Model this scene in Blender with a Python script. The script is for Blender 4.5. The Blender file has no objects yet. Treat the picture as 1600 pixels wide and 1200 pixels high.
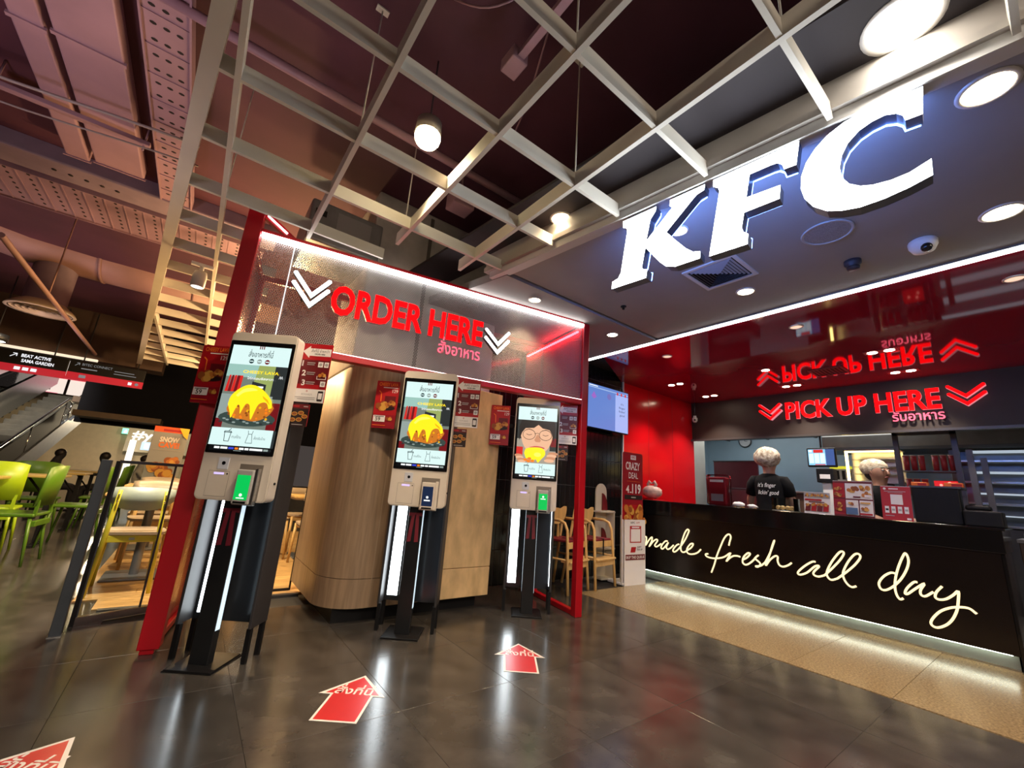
import bpy, bmesh, math, random
from mathutils import Matrix, Vector
random.seed(7)
S = bpy.context.scene
COL = S.collection
PI = math.pi
R = math.radians

# ------------------------------------------------------------------ camera
FPX = 645.87
yaw, pit, rol = R(36.405), R(13.814), R(4.193)
fw = Vector((math.sin(yaw)*math.cos(pit), math.cos(yaw)*math.cos(pit), math.sin(pit)))
rt = Vector((math.cos(yaw), -math.sin(yaw), 0))
up = rt.cross(fw)
rt, up = math.cos(rol)*rt+math.sin(rol)*up, -math.sin(rol)*rt+math.cos(rol)*up
cd = bpy.data.cameras.new('camera')
cd.sensor_width = 36
cd.lens = FPX/1600*36
cd.clip_start = 0.05
cam = bpy.data.objects.new('camera', cd)
COL.objects.link(cam)
m = Matrix((rt, up, -fw)).transposed().to_4x4()
m.translation = Vector((0, 0, 1.2))
cam.matrix_world = m
S.camera = cam
S.unit_settings.scale_length = 0.85

# ------------------------------------------------------------------ world, exposure
W = bpy.data.worlds.new('world'); S.world = W; W.use_nodes = True
W.node_tree.nodes['Background'].inputs[0].default_value = (1.0, 0.80, 0.72, 1)
W.node_tree.nodes['Background'].inputs[1].default_value = 0.05
S.view_settings.view_transform = 'Standard'
S.view_settings.look = 'None'
S.view_settings.gamma = 1
S.view_settings.use_curve_mapping = False
S.view_settings.exposure = 0.3

# ------------------------------------------------------------------ large lights of the place, and added fill lamps
def lamp(name, kind, loc, energy, color, size=0.2, rot=(0, 0, 0), sizey=None, spot=None, blend=0.6):
    d = bpy.data.lights.new(name, kind)
    d.energy = energy; d.color = color
    if kind == 'AREA':
        d.size = size
        if sizey:
            d.shape = 'RECTANGLE'; d.size_y = sizey
    else:
        d.shadow_soft_size = size
    if kind == 'SPOT':
        d.spot_size = spot or R(110); d.spot_blend = blend
    o = bpy.data.objects.new(name, d); COL.objects.link(o)
    o.location = loc; o.rotation_euler = rot
    return o
WARM = (1.0, 0.72, 0.42); NEUT = (1.0, 0.90, 0.78); COOL = (0.80, 0.90, 1.0)
for (x, y, e) in ((.55, 5.7, 90), (.9, 7.7, 90), (1.6, 6.3, 70), (.3, 9.6, 70)):
    lamp('added_seating_fill', 'POINT', (x, y, 2.82), e*1.25, (1.0, 0.62, 0.27), 0.05)  # added bulbs out of view, set low to light the slats from below
for (x, y) in ((-2.6, 7.2), (-2.6, 10.0), (-3.9, 8.6)):
    lamp('food_court_lamp', 'SPOT', (x, y, 3.6), 45, (1.0, 0.86, 0.62), 0.08, spot=R(130), blend=0.8)
lamp('added_stair_fill', 'SPOT', (-4.2, 12.9, 4.9), 700, (1.0, 0.88, 0.72), 0.3, rot=(R(58), 0, R(-4)), spot=R(48), blend=0.6)  # added spot without a fitting, brightens the stairs
for (x, y) in ((-2.0, 19.2), (-.7, 19.0)):
    lamp('added_walkway_fill', 'POINT', (x, y, 2.4), 110, (1.0, 0.80, 0.52), 0.1)  # added point lights that brighten the far beige wall
lamp('seating_downlight_lamp', 'SPOT', (-0.27, 6.9, 2.98), 260, (1.0, 0.68, 0.34), 0.05, spot=R(130), blend=0.8)
lamp('railing_spot_lamp', 'SPOT', (-0.30, 4.78, 2.83), 460, (1.0, 0.80, 0.55), 0.05, rot=(R(24), 0, 0), spot=R(95), blend=0.7)
lamp('kitchen_light', 'AREA', (9.2, 3.2, 2.95), 42, (0.86, 0.94, 1.0), 1.6, sizey=3.6)
lamp('added_duct_fill', 'SPOT', (-1.9, 3.0, 1.9), 80, (1.0, 0.80, 0.86), 0.25, rot=(R(174), R(6), 0), spot=R(125), blend=0.9)  # added upward spot for the ducts, stands in for pink glow from off left
lamp('added_duct_fill', 'SPOT', (-2.4, 8.6, 1.6), 80, (1.0, 0.70, 0.72), 0.25, rot=(R(180), 0, 0), spot=R(110), blend=0.9)  # second added upward spot, for the farther ducts
lamp('hall_light', 'AREA', (0.6, -2.2, 3.4), 340, (1.0, 0.84, 0.68), 3.0, sizey=2.0)

# ------------------------------------------------------------------ materials
MATS = {}
def mat(name, col, rough=0.5, metal=0.0, emit=None, es=0.0, noise=0.0, nscale=6.0, bump=0.0, bscale=60.0,
        rand=0.0, spec=0.5, coat=0.0, stretch=None, alpha=None, trans=0.0, col2=None):
    if name in MATS: return MATS[name]
    M = bpy.data.materials.new(name); M.use_nodes = True
    nt = M.node_tree; N = nt.nodes; Lk = nt.links
    b = N['Principled BSDF']
    b.inputs['Base Color'].default_value = (*col, 1)
    b.inputs['Roughness'].default_value = rough
    b.inputs['Metallic'].default_value = metal
    b.inputs['Specular IOR Level'].default_value = spec
    b.inputs['Coat Weight'].default_value = coat
    if trans: b.inputs['Transmission Weight'].default_value = trans
    if emit:
        b.inputs['Emission Color'].default_value = (*emit, 1)
        b.inputs['Emission Strength'].default_value = es
    tc = N.new('ShaderNodeTexCoord')
    vec = tc.outputs['Object']
    if stretch:
        mp = N.new('ShaderNodeMapping'); mp.inputs['Scale'].default_value = stretch
        Lk.new(vec, mp.inputs[0]); vec = mp.outputs[0]
    if noise:
        n = N.new('ShaderNodeTexNoise'); n.inputs['Scale'].default_value = nscale
        n.inputs['Detail'].default_value = 6
        Lk.new(vec, n.inputs['Vector'])
        cr = N.new('ShaderNodeMix'); cr.data_type = 'RGBA'
        c2 = col2 if col2 else tuple(min(1, c*(1+noise)) for c in col)
        c1 = tuple(c*(1-noise) for c in col) if not col2 else col
        cr.inputs[6].default_value = (*c1, 1); cr.inputs[7].default_value = (*c2, 1)
        mr = N.new('ShaderNodeMapRange'); mr.inputs[1].default_value = 0.32; mr.inputs[2].default_value = 0.68
        Lk.new(n.outputs[0], mr.inputs[0]); Lk.new(mr.outputs[0], cr.inputs[0])
        out = cr.outputs[2]
        if rand:
            oi = N.new('ShaderNodeObjectInfo')
            hs = N.new('ShaderNodeHueSaturation')
            m2 = N.new('ShaderNodeMapRange'); m2.inputs[3].default_value = 1-rand; m2.inputs[4].default_value = 1+rand
            Lk.new(oi.outputs['Random'], m2.inputs[0]); Lk.new(m2.outputs[0], hs.inputs['Value'])
            Lk.new(out, hs.inputs['Color']); out = hs.outputs[0]
        Lk.new(out, b.inputs['Base Color'])
    if bump:
        n2 = N.new('ShaderNodeTexNoise'); n2.inputs['Scale'].default_value = bscale
        Lk.new(vec, n2.inputs['Vector'])
        bp = N.new('ShaderNodeBump'); bp.inputs['Strength'].default_value = bump; bp.inputs['Distance'].default_value = 0.01
        Lk.new(n2.outputs[0], bp.inputs['Height']); Lk.new(bp.outputs[0], b.inputs['Normal'])
    MATS[name] = M
    return M
def glow(name, col, s, base=None):
    return mat(name, base or tuple(c*0.6 for c in col), 0.4, emit=col, es=s)
def scr(name, col, s=1.0):      # a lit screen colour
    return mat('screen_'+name, tuple(c*0.05 for c in col), 0.25, emit=col, es=s)
def pr(name, col):             # printed ink
    return mat('print_'+name, col, 0.45)
def srgb(r, g, b):
    f = lambda c: (c/255/12.92) if c/255 <= .04045 else ((c/255+.055)/1.055)**2.4
    return (f(r), f(g), f(b))

def perforated(name, col, pitch, hole, rough=0.4, metal=0.6):
    if name in MATS: return MATS[name]
    M = bpy.data.materials.new(name); M.use_nodes = True
    nt = M.node_tree; N = nt.nodes; Lk = nt.links
    b = N['Principled BSDF']; b.inputs['Base Color'].default_value = (*col, 1)
    b.inputs['Roughness'].default_value = rough; b.inputs['Metallic'].default_value = metal
    tc = N.new('ShaderNodeTexCoord'); sx = N.new('ShaderNodeSeparateXYZ'); Lk.new(tc.outputs['Object'], sx.inputs[0])
    def math_(op, a, bb=None, v=None):
        n = N.new('ShaderNodeMath'); n.operation = op
        if hasattr(a, 'links'): Lk.new(a, n.inputs[0])
        else: n.inputs[0].default_value = a
        if bb is not None:
            if hasattr(bb, 'links'): Lk.new(bb, n.inputs[1])
            else: n.inputs[1].default_value = bb
        return n.outputs[0]
    xy = math_('ADD', sx.outputs[0], sx.outputs[1])
    row = math_('DIVIDE', sx.outputs[2], pitch*0.866)
    fr = math_('FLOOR', row)
    odd = math_('MULTIPLY', math_('MODULO', math_('ABSOLUTE', fr), 2.0), 0.5)
    u = math_('SUBTRACT', math_('FRACT', math_('ADD', math_('DIVIDE', xy, pitch), odd)), 0.5)
    v = math_('SUBTRACT', math_('FRACT', row), 0.5)
    d = math_('SQRT', math_('ADD', math_('MULTIPLY', u, u), math_('MULTIPLY', v, v)))
    hol = math_('LESS_THAN', d, hole)
    tr = N.new('ShaderNodeBsdfTransparent'); mx = N.new('ShaderNodeMixShader')
    Lk.new(hol, mx.inputs[0]); Lk.new(b.outputs[0], mx.inputs[1]); Lk.new(tr.outputs[0], mx.inputs[2])
    Lk.new(mx.outputs[0], N['Material Output'].inputs[0])
    MATS[name] = M
    return M

def glassmat():
    if 'clear_glass' in MATS: return MATS['clear_glass']
    M = bpy.data.materials.new('clear_glass'); M.use_nodes = True
    nt = M.node_tree; N = nt.nodes; Lk = nt.links
    g = N.new('ShaderNodeBsdfGlossy'); g.inputs['Roughness'].default_value = 0.03
    t = N.new('ShaderNodeBsdfTransparent'); t.inputs[0].default_value = (0.90, 0.94, 0.93, 1)
    fr = N.new('ShaderNodeFresnel'); fr.inputs[0].default_value = 1.45
    mx = N.new('ShaderNodeMixShader')
    Lk.new(fr.outputs[0], mx.inputs[0]); Lk.new(t.outputs[0], mx.inputs[1]); Lk.new(g.outputs[0], mx.inputs[2])
    Lk.new(mx.outputs[0], N['Material Output'].inputs[0])
    MATS['clear_glass'] = M
    return M

# ------------------------------------------------------------------ mesh helpers
def rrect(w, h, r, cx=0, cy=0, n=5):
    p = []
    for (sx, sy, a0) in ((1, -1, -90), (1, 1, 0), (-1, 1, 90), (-1, -1, 180)):
        for i in range(n+1):
            a = R(a0+90*i/n)
            p.append((cx+sx*(w/2-r)+r*math.cos(a), cy+sy*(h/2-r)+r*math.sin(a)))
    return p
def circ(r, cx=0, cy=0, n=24, ry=None):
    ry = ry or r
    return [(cx+r*math.cos(2*PI*i/n), cy+ry*math.sin(2*PI*i/n)) for i in range(n)]
def arc(cx, cy, r, a0, a1, n=10):
    return [(cx+r*math.cos(R(a0+(a1-a0)*i/n)), cy+r*math.sin(R(a0+(a1-a0)*i/n))) for i in range(n+1)]
def area2(p):
    return sum(p[i][0]*p[(i+1) % len(p)][1]-p[(i+1) % len(p)][0]*p[i][1] for i in range(len(p)))
def catmull(pts, n=5):
    out = []
    P = [pts[0]]+list(pts)+[pts[-1]]
    for i in range(1, len(P)-2):
        for k in range(n):
            t = k/n
            out.append(tuple(0.5*((2*b)+(-a+c)*t+(2*a-5*b+4*c-d)*t*t+(-a+3*b-3*c+d)*t**3)
                             for a, b, c, d in zip(P[i-1], P[i], P[i+1], P[i+2])))
    out.append(tuple(pts[-1]))
    return out

class MB:
    def __init__(s): s.v = []; s.f = []; s.m = []; s.sm = []
    def add(s, vs, fs, mi=0, smooth=False):
        o = len(s.v); s.v += [tuple(v) for v in vs]
        for f in fs:
            s.f.append([i+o for i in f]); s.m.append(mi); s.sm.append(smooth)
        return s
    def box(s, x0, x1, y0, y1, z0, z1, mi=0):
        v = [(x0, y0, z0), (x1, y0, z0), (x1, y1, z0), (x0, y1, z0), (x0, y0, z1), (x1, y0, z1), (x1, y1, z1), (x0, y1, z1)]
        return s.add(v, [(0, 3, 2, 1), (4, 5, 6, 7), (0, 1, 5, 4), (1, 2, 6, 5), (2, 3, 7, 6), (3, 0, 4, 7)], mi)
    def bbox(s, x0, x1, y0, y1, z0, z1, b=0.01, mi=0):      # box with chamfered edges
        bm = bmesh.new()
        bmesh.ops.create_cube(bm, size=1)
        for v in bm.verts:
            v.co = Vector(((x0+x1)/2+v.co.x*(x1-x0), (y0+y1)/2+v.co.y*(y1-y0), (z0+z1)/2+v.co.z*(z1-z0)))
        bmesh.ops.bevel(bm, geom=list(bm.edges), offset=min(b, 0.45*min(x1-x0, y1-y0, z1-z0)), segments=2, affect='EDGES', profile=0.5)
        bm.verts.index_update()
        s.add([v.co[:] for v in bm.verts], [[v.index for v in f.verts] for f in bm.faces], mi)
        bm.free()
        return s
    def prism(s, poly, a0, a1, axis='z', mi=0, mi_cap=None, smooth=False):
        # axis z: poly (x,y); axis y: poly (x,z) front at a0 facing -y; axis x: poly (y,z)
        if area2(poly) < 0: poly = poly[::-1]
        n = len(poly)
        T = {'z': lambda p, a: (p[0], p[1], a), 'y': lambda p, a: (p[0], a, p[1]), 'x': lambda p, a: (a, p[0], p[1])}[axis]
        lo, hi = (a0, a1) if a0 < a1 else (a1, a0)
        v = [T(p, lo) for p in poly]+[T(p, hi) for p in poly]
        flip = axis == 'y'
        cap0 = list(range(n))[::-1]; cap1 = list(range(n, 2*n))
        sides = [(i, (i+1) % n, n+(i+1) % n, n+i) for i in range(n)]
        if flip:
            cap0 = cap0[::-1]; cap1 = cap1[::-1]; sides = [q[::-1] for q in sides]
        s.add(v, [cap0, cap1], mi if mi_cap is None else mi_cap)
        if smooth: s.v += v
        o = len(s.v)-2*n
        for q in sides:
            s.f.append([i+o for i in q]); s.m.append(mi); s.sm.append(smooth)
        return s
    def flat(s, poly, y, mi=0):           # sheet in the xz plane facing -y
        if area2(poly) < 0: poly = poly[::-1]
        return s.add([(p[0], y, p[1]) for p in poly], [list(range(len(poly)))], mi)
    def tube(s, pts, r, n=8, mi=0, closed=False, cap=True, smooth=True):
        pts = [Vector(p) for p in pts]
        rs = r if isinstance(r, (list, tuple)) else [r]*len(pts)
        N = len(pts); rings = []
        prev = None
        for i in range(N):
            if closed: t = pts[(i+1) % N]-pts[i-1]
            else: t = pts[min(i+1, N-1)]-pts[max(i-1, 0)]
            if t.length < 1e-9: t = Vector((0, 0, 1))
            t.normalize()
            if prev is None:
                a = Vector((0, 0, 1)) if abs(t.z) < 0.9 else Vector((1, 0, 0))
                nx = t.cross(a).normalized()
            else:
                nx = (prev-t*prev.dot(t))
                nx = nx.normalized() if nx.length > 1e-6 else t.orthogonal().normalized()
            prev = nx; ny = t.cross(nx)
            rings.append([pts[i]+nx*rs[i]*math.cos(2*PI*k/n)+ny*rs[i]*math.sin(2*PI*k/n) for k in range(n)])
        vs = [v for q in rings for v in q]; fs = []
        for i in range(N if closed else N-1):
            j = (i+1) % N
            for k in range(n):
                fs.append((i*n+k, i*n+(k+1) % n, j*n+(k+1) % n, j*n+k))
        s.add(vs, fs, mi, smooth)
        if cap and not closed:
            o = len(s.v)-len(vs)
            s.f.append([o+k for k in range(n)][::-1]); s.m.append(mi); s.sm.append(False)
            s.f.append([o+(N-1)*n+k for k in range(n)]); s.m.append(mi); s.sm.append(False)
        return s
    def lathe(s, prof, n=24, c=(0, 0, 0), mi=0, smooth=True, axis='z'):
        vs = []; fs = []
        for (r, z) in prof:
            for k in range(n):
                a = 2*PI*k/n
                p = (r*math.cos(a), r*math.sin(a), z)
                if axis == 'y': p = (p[0], p[2], p[1])
                if axis == 'x': p = (p[2], p[0], p[1])
                vs.append((c[0]+p[0], c[1]+p[1], c[2]+p[2]))
        for i in range(len(prof)-1):
            for k in range(n):
                fs.append((i*n+k, i*n+(k+1) % n, (i+1)*n+(k+1) % n, (i+1)*n+k))
        return s.add(vs, fs, mi, smooth)
    def ball(s, c, rx, ry=None, rz=None, n=16, mi=0, lo=0.0, hi=1.0, warp=0.0):
        ry = ry or rx; rz = rz or rx
        vs = []; fs = []; k2 = max(4, n//2)
        for i in range(k2+1):
            th = PI*(lo+(hi-lo)*i/k2)
            for k in range(n):
                a = 2*PI*k/n
                w = 1+(random.uniform(-warp, warp) if warp else 0)
                vs.append((c[0]+rx*w*math.sin(th)*math.cos(a), c[1]+ry*w*math.sin(th)*math.sin(a), c[2]-rz*w*math.cos(th)))
        for i in range(k2):
            for k in range(n):
                fs.append((i*n+k, i*n+(k+1) % n, (i+1)*n+(k+1) % n, (i+1)*n+k))
        return s.add(vs, fs, mi, True)
    def xform(s, M):
        s.v = [tuple(M @ Vector(v)) for v in s.v]; return s
    def mesh(s, name, mats):
        me = bpy.data.meshes.new(name)
        me.from_pydata(s.v, [], s.f)
        for M in (mats if isinstance(mats, (list, tuple)) else [mats]): me.materials.append(M)
        me.polygons.foreach_set('material_index', s.m)
        me.polygons.foreach_set('use_smooth', s.sm)
        me.update()
        return me
    def build(s, name, mats, parent=None, loc=(0, 0, 0), rz=0):
        o = bpy.data.objects.new(name, s.mesh(name, mats)); COL.objects.link(o)
        o.location = loc; o.rotation_euler = (0, 0, rz)
        if parent: o.parent = parent
        return o

def tag(o, label=None, cat=None, group=None, kind=None):
    if label: o['label'] = label
    if cat: o['category'] = cat
    if group: o['group'] = group
    if kind: o['kind'] = kind
    return o
def struct(o): o['kind'] = 'structure'; return o
def thing(name, label, cat, loc=(0, 0, 0), rz=0, group=None):
    o = bpy.data.objects.new(name, None); COL.objects.link(o)
    o.empty_display_size = 0.1
    o.location = loc; o.rotation_euler = (0, 0, rz)
    return tag(o, label, cat, group)
def copy_tree(o, parent=None):
    c = o.copy(); COL.objects.link(c); c.parent = parent
    for ch in list(o.children): copy_tree(ch, c)
    return c
def dup(o, loc, rz, label=None, group=None):
    c = copy_tree(o); c.location = loc; c.rotation_euler = (0, 0, rz)
    if label: c['label'] = label
    if group: c['group'] = group
    return c

# ------------------------------------------------------------------ lettering
_dg = None
TONE = '\u0e48\u0e49\u0e4a\u0e4b\u0e4c'
UPV = '\u0e31\u0e34\u0e35\u0e36\u0e37\u0e47'
def _raw(body, offset=0.0, extrude=0.0):
    c = bpy.data.curves.new('lettering', 'FONT'); c.body = body; c.size = 1
    c.offset = offset; c.extrude = extrude; c.resolution_u = 3
    o = bpy.data.objects.new('lettering', c); COL.objects.link(o)
    bpy.context.view_layer.update()
    dg = bpy.context.evaluated_depsgraph_get()
    me = o.evaluated_get(dg).to_mesh()
    v = [tuple(q.co) for q in me.vertices]; f = [list(p.vertices) for p in me.polygons]
    nz = [p.normal.z for p in me.polygons]
    o.evaluated_get(dg).to_mesh_clear()
    bpy.data.objects.remove(o); bpy.data.curves.remove(c)
    return v, f, nz
_cache = {}
def glyphs(body, offset=0.0, extrude=0.0):
    key = (body, offset, extrude)
    if key in _cache: return _cache[key]
    plain = ''; tones = []
    for i, ch in enumerate(body):
        if ch in TONE and i and body[i-1] in UPV: tones.append((plain, ch))
        else: plain += ch
    v, f, nz = _raw(plain, offset, extrude)
    v = list(v); f = list(f); nz = list(nz)
    for pre, ch in tones:
        # tone mark raised above the upper vowel
        pv = _raw(pre+'\u0e32')[0]; ov = _raw('\u0e32')[0]
        px = max(q[0] for q in pv)-max(q[0] for q in ov)
        tv, tf, tn = _raw(ch, offset, extrude); o = len(v)
        v += [(q[0]+px, q[1]+0.2, q[2]) for q in tv]; f += [[i+o for i in p] for p in tf]; nz += tn
    _cache[key] = (v, f, nz)
    return _cache[key]
def text(mb, body, x, z, h=None, w=None, y=0.0, mi=0, offset=0.0, anchor='l', depth=0.0, mi_side=None, slant=0.0, cap=0.70):
    """lettering in the xz plane facing -y: cap height h, width fitted to w when given"""
    v, f, nz = glyphs(body, offset, 0.05 if depth else 0.0)
    if not v: return
    x0 = min(q[0] for q in v); x1 = max(q[0] for q in v)
    sz = (h/cap) if h else w/(x1-x0)
    sx = (w/(x1-x0)) if w else sz
    W_ = (x1-x0)*sx
    ox = {'l': x, 'c': x-W_/2, 'r': x-W_}[anchor]
    vs = [(ox+(q[0]-x0)*sx+slant*q[1]*sz, y-(q[2]*10*depth if depth else 0), z+q[1]*sz) for q in v]
    if depth:
        fs0 = [p for p, n in zip(f, nz) if n > 0.5]; fs1 = [p for p, n in zip(f, nz) if n <= 0.5]
        o = len(mb.v); mb.v += vs
        for p in fs0: mb.f.append([i+o for i in p]); mb.m.append(mi); mb.sm.append(False)
        for p in fs1: mb.f.append([i+o for i in p]); mb.m.append(mi if mi_side is None else mi_side); mb.sm.append(False)
    else:
        mb.add(vs, f, mi)

class Draw:
    """flat print in the xz plane facing -y; every call lies a hair in front of the one before"""
    def __init__(s, y=0.0, step=0.0004): s.mb = MB(); s.y = y; s.step = step; s.mats = []
    def mi(s, M):
        if M not in s.mats: s.mats.append(M)
        return s.mats.index(M)
    def poly(s, p, M): s.y -= s.step; s.mb.flat(p, s.y, s.mi(M)); return s
    def rect(s, x0, x1, z0, z1, M): return s.poly([(x0, z0), (x1, z0), (x1, z1), (x0, z1)], M)
    def disc(s, x, z, r, M, rz=None, n=20): return s.poly(circ(r, x, z, n, rz), M)
    def ring(s, x, z, r, w, M, rz=None, n=24):
        s.y -= s.step
        a = circ(r, x, z, n, rz); b = circ(r-w, x, z, n, (rz or r)-w)
        for i in range(n):
            j = (i+1) % n
            s.mb.flat([a[i], a[j], b[j], b[i]], s.y, s.mi(M))
        return s
    def line(s, pts, w, M):
        s.y -= s.step
        for (a, b) in zip(pts[:-1], pts[1:]):
            d = Vector((b[0]-a[0], b[1]-a[1]));
            if d.length < 1e-7: continue
            d.normalize(); nn = Vector((-d.y, d.x))*w/2; e = d*w*0.25
            s.mb.flat([(a[0]+nn.x-e.x, a[1]+nn.y-e.y), (a[0]-nn.x-e.x, a[1]-nn.y-e.y), (b[0]-nn.x+e.x, b[1]-nn.y+e.y), (b[0]+nn.x+e.x, b[1]+nn.y+e.y)], s.y, s.mi(M))
        return s
    def text(s, body, x, z, h, M, w=None, anchor='l', offset=0.0):
        s.y -= s.step; text(s.mb, body, x, z, h, w, s.y, s.mi(M), offset, anchor); return s
    def build(s, name, parent=None, loc=(0, 0, 0), rz=0): return s.mb.build(name, s.mats, parent, loc, rz)
# ================================================================== SETTING
ZC = 3.1
concrete = mat('polished_concrete', (0.050, 0.045, 0.040), 0.19, noise=0.35, nscale=5, bump=0.015, bscale=40, rand=0.16, spec=0.55)
grout = mat('dark_grout', (0.030, 0.026, 0.023), 0.7)
terrazzo = mat('tan_terrazzo', (0.27, 0.19, 0.095), 0.22, noise=0.4, nscale=75, rand=0.06, spec=0.45)
plank_m = mat('oak_plank', (0.50, 0.30, 0.12), 0.35, noise=0.3, nscale=4, stretch=(2, 14, 1), rand=0.18)
black_tile = mat('glazed_black_tile', (0.010, 0.010, 0.011), 0.16, noise=0.3, nscale=4, spec=0.5)
red_gloss = mat('red_gloss_panel', (0.62, 0.004, 0.008), 0.16, noise=0.06, nscale=2, spec=0.4)
redceil_m = mat('red_mirror_ceiling', (0.30, 0.004, 0.022), 0.05, noise=0.05, nscale=2, spec=0.55)
soffit_m = mat('grey_soffit_paint', (0.30, 0.285, 0.28), 0.65, noise=0.06, nscale=2)
dark_ceil = mat('maroon_ceiling_paint', (0.078, 0.020, 0.038), 0.8, noise=0.2, nscale=1.2)
black_ceil = mat('black_ceiling_paint', (0.022, 0.016, 0.020), 0.8, noise=0.2, nscale=2)
beam_m = mat('beige_grey_trim', (0.40, 0.37, 0.34), 0.5, noise=0.06, nscale=3)
lip_m = mat('pale_trim', (0.62, 0.62, 0.62), 0.45, noise=0.03, nscale=3)
fascia_m = mat('brown_black_fascia', (0.040, 0.025, 0.019), 0.5, noise=0.2, nscale=2)
conc_wall = mat('raw_concrete', (0.46, 0.44, 0.43), 0.75, noise=0.22, nscale=3, bump=0.1, bscale=15)
steel = mat('brushed_steel', (0.55, 0.55, 0.55), 0.28, 1.0, noise=0.08, nscale=8, stretch=(1, 1, 14))
dsteel = mat('dark_steel', (0.10, 0.10, 0.105), 0.4, 0.7, noise=0.1)
black_p = mat('matt_black', (0.007, 0.007, 0.008), 0.5, noise=0.2, spec=0.25)
white_p = mat('white_paint', (0.75, 0.74, 0.72), 0.45, noise=0.04)
chrome = mat('chrome', (0.8, 0.8, 0.82), 0.12, 1.0, noise=0.02)

# ---- floor: slab with its tiles, slabs and planks as parts
fl = struct(MB().box(-9, 14, -4, 30, -0.12, -0.012).build('floor', grout))
tm = MB().bbox(0.0007, 0.7188, 0.0007, 0.7088, -0.012, 0.0, 0.0010).mesh('floor_tile', concrete)
cnt = 0
rest = MB()
for j in range(-7, 36):
    for i in range(-10, 7):
        x = -0.29+0.7195*i; y = 2.33+0.7095*j
        if y > 4.4 and x > -0.35 and y < 12: continue
        if x > 4.0: continue
        if y < -1.3 or (y > 3.6 and x > 1.2 and y > 5.0): continue
        if x > 3.3 and y < 3.6: x1 = 4.045
        if cnt < 292 and y < 11 and x > -0.36*y-2.2:
            o = bpy.data.objects.new('floor_tile', tm); COL.objects.link(o); o.location = (x, y, 0); o.parent = fl
            cnt += 1
        else:
            rest.box(x+.0007, x+.7188, y+.0007, y+.7088, -0.012, 0.0)
tag(rest.build('far_floor_tiles', concrete, fl), kind='stuff')
# tan slabs before the counter
y = -1.57
while y < 3.8:
    MB().bbox(4.05, 5.80, y+.0015, min(3.83, y+.6245), -0.012, 0.001, 0.0012).build('terrazzo_slab', terrazzo, fl)
    y += 0.626
MB().box(5.80, 14, -4, 6.6, -0.012, 0.0).build('kitchen_floor', mat('kitchen_floor_grey', (0.14, 0.13, 0.12), 0.5, noise=0.2), fl)
# oak planks of the seating area
for i in range(30):
    x0 = -0.56 if i > 1 else -0.40
    yy = 4.86+0.155*i
    off = random.uniform(0.3, 1.6)
    for (a, b) in ((x0, x0+off), (x0+off, x0+off+1.9), (x0+off+1.9, 3.6)):
        if b-a < 0.05: continue
        MB().bbox(a+.001, b-.001, yy+.001, yy+.154, -0.012, 0.012, 0.002).build('floor_plank', plank_m, fl)
MB().box(-0.36, 1.1, 4.80, 4.86, -0.012, 0.014).build('threshold_strip', dsteel, fl)

# ---- ceilings
ce = struct(MB().box(-9, 4.6, -4, 12, 4.15, 4.3).build('ceiling', dark_ceil))
def beamx(y): return 2.217-0.1322*(y-0.76)
MB().prism([(beamx(-3)+.04, -3), (4.29, -3), (4.29, 2.83), (beamx(2.83)+.04, 2.83)], ZC, ZC+.06).build('soffit_panel', soffit_m, ce)
MB().prism([(beamx(2.86)+.02, 2.86), (4.29, 2.86), (4.29, 4.5), (1.6, 4.5)], ZC-.022, ZC+.06).build('soffit_panel', soffit_m, ce)
MB().prism([(beamx(2.83)+.02, 2.83), (4.29, 2.83), (4.29, 2.86), (beamx(2.86)+.02, 2.86)], ZC+.04, ZC+.06).build('shadow_gap', black_ceil, ce)
MB().prism([(4.37, -3), (7.95, -3), (7.95, 4.5), (5.7, 4.5), (4.37, 3.79)], ZC, ZC+.06).build('red_ceiling_panel', redceil_m, ce)
MB().prism([(4.29, 3.7), (5.8, 4.5), (4.29, 4.5)], ZC+.12, ZC+.15).build('dark_ceiling_panel', black_ceil, ce)
MB().box(4.29, 8.2, -4, 4.6, ZC+.16, ZC+.2).build('ceiling_backing', black_ceil, ce)
MB().prism([(beamx(-3)-.5, -3), (beamx(-3)+.05, -3), (beamx(4.2)+.05, 4.2), (beamx(4.2)-.35, 4.2)], 3.335, 3.36).build('bulkhead_panel', black_ceil, ce)
# stepped trim along the edge of the soffit
BZ = R(-82.47); BP = (2.217, 0.76, 0)
struct(MB().box(-2.35, 4.0, -0.045, 0.05, 3.195, 3.335).box(-2.35, 4.0, -0.065, 0.05, 3.15, 3.195).build('trim_1', beam_m, None, BP, BZ))
struct(MB().box(-2.30, 4.0, -0.035, 0.05, 3.088, 3.15).build('trim_2', lip_m, None, BP, BZ))

# ---- walls
wb = struct(MB().box(2.6, 5.72, 4.492, 4.62, 0, 3.4).build('wall_back', mat('grey_tile_grout', (0.16, 0.15, 0.15), 0.8)))
wt = MB().bbox(0.003, 0.097, -0.006, 0, 0.003, 0.427, 0.0015).mesh('wall_tile', black_tile)
for i in range(31):
    for j in range(8):
        if 2.62+0.1*i > 5.7: continue
        o = bpy.data.objects.new('wall_tile', wt); COL.objects.link(o); o.parent = wb
        o.location = (2.62+0.1*i, 4.492, -0.02+0.43*j)
ws = struct(MB().box(5.72, 8.0, 4.50, 4.62, 0, 3.2).build('wall_side', red_gloss))
MB().box(5.70, 5.72, 4.46, 4.62, 0, 3.15).build('edge_trim', white_p, ws)
for xx in (6.48, 7.24):
    MB().box(xx-.003, xx+.003, 4.4985, 4.5, 0, 3.1).build('panel_joint', mat('red_joint', (0.2, 0.0, 0.004), 0.5), ws)
wr = struct(MB().box(7.95, 8.15, -3, 4.5, 2.355, 3.2).build('wall_right', fascia_m))
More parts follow.
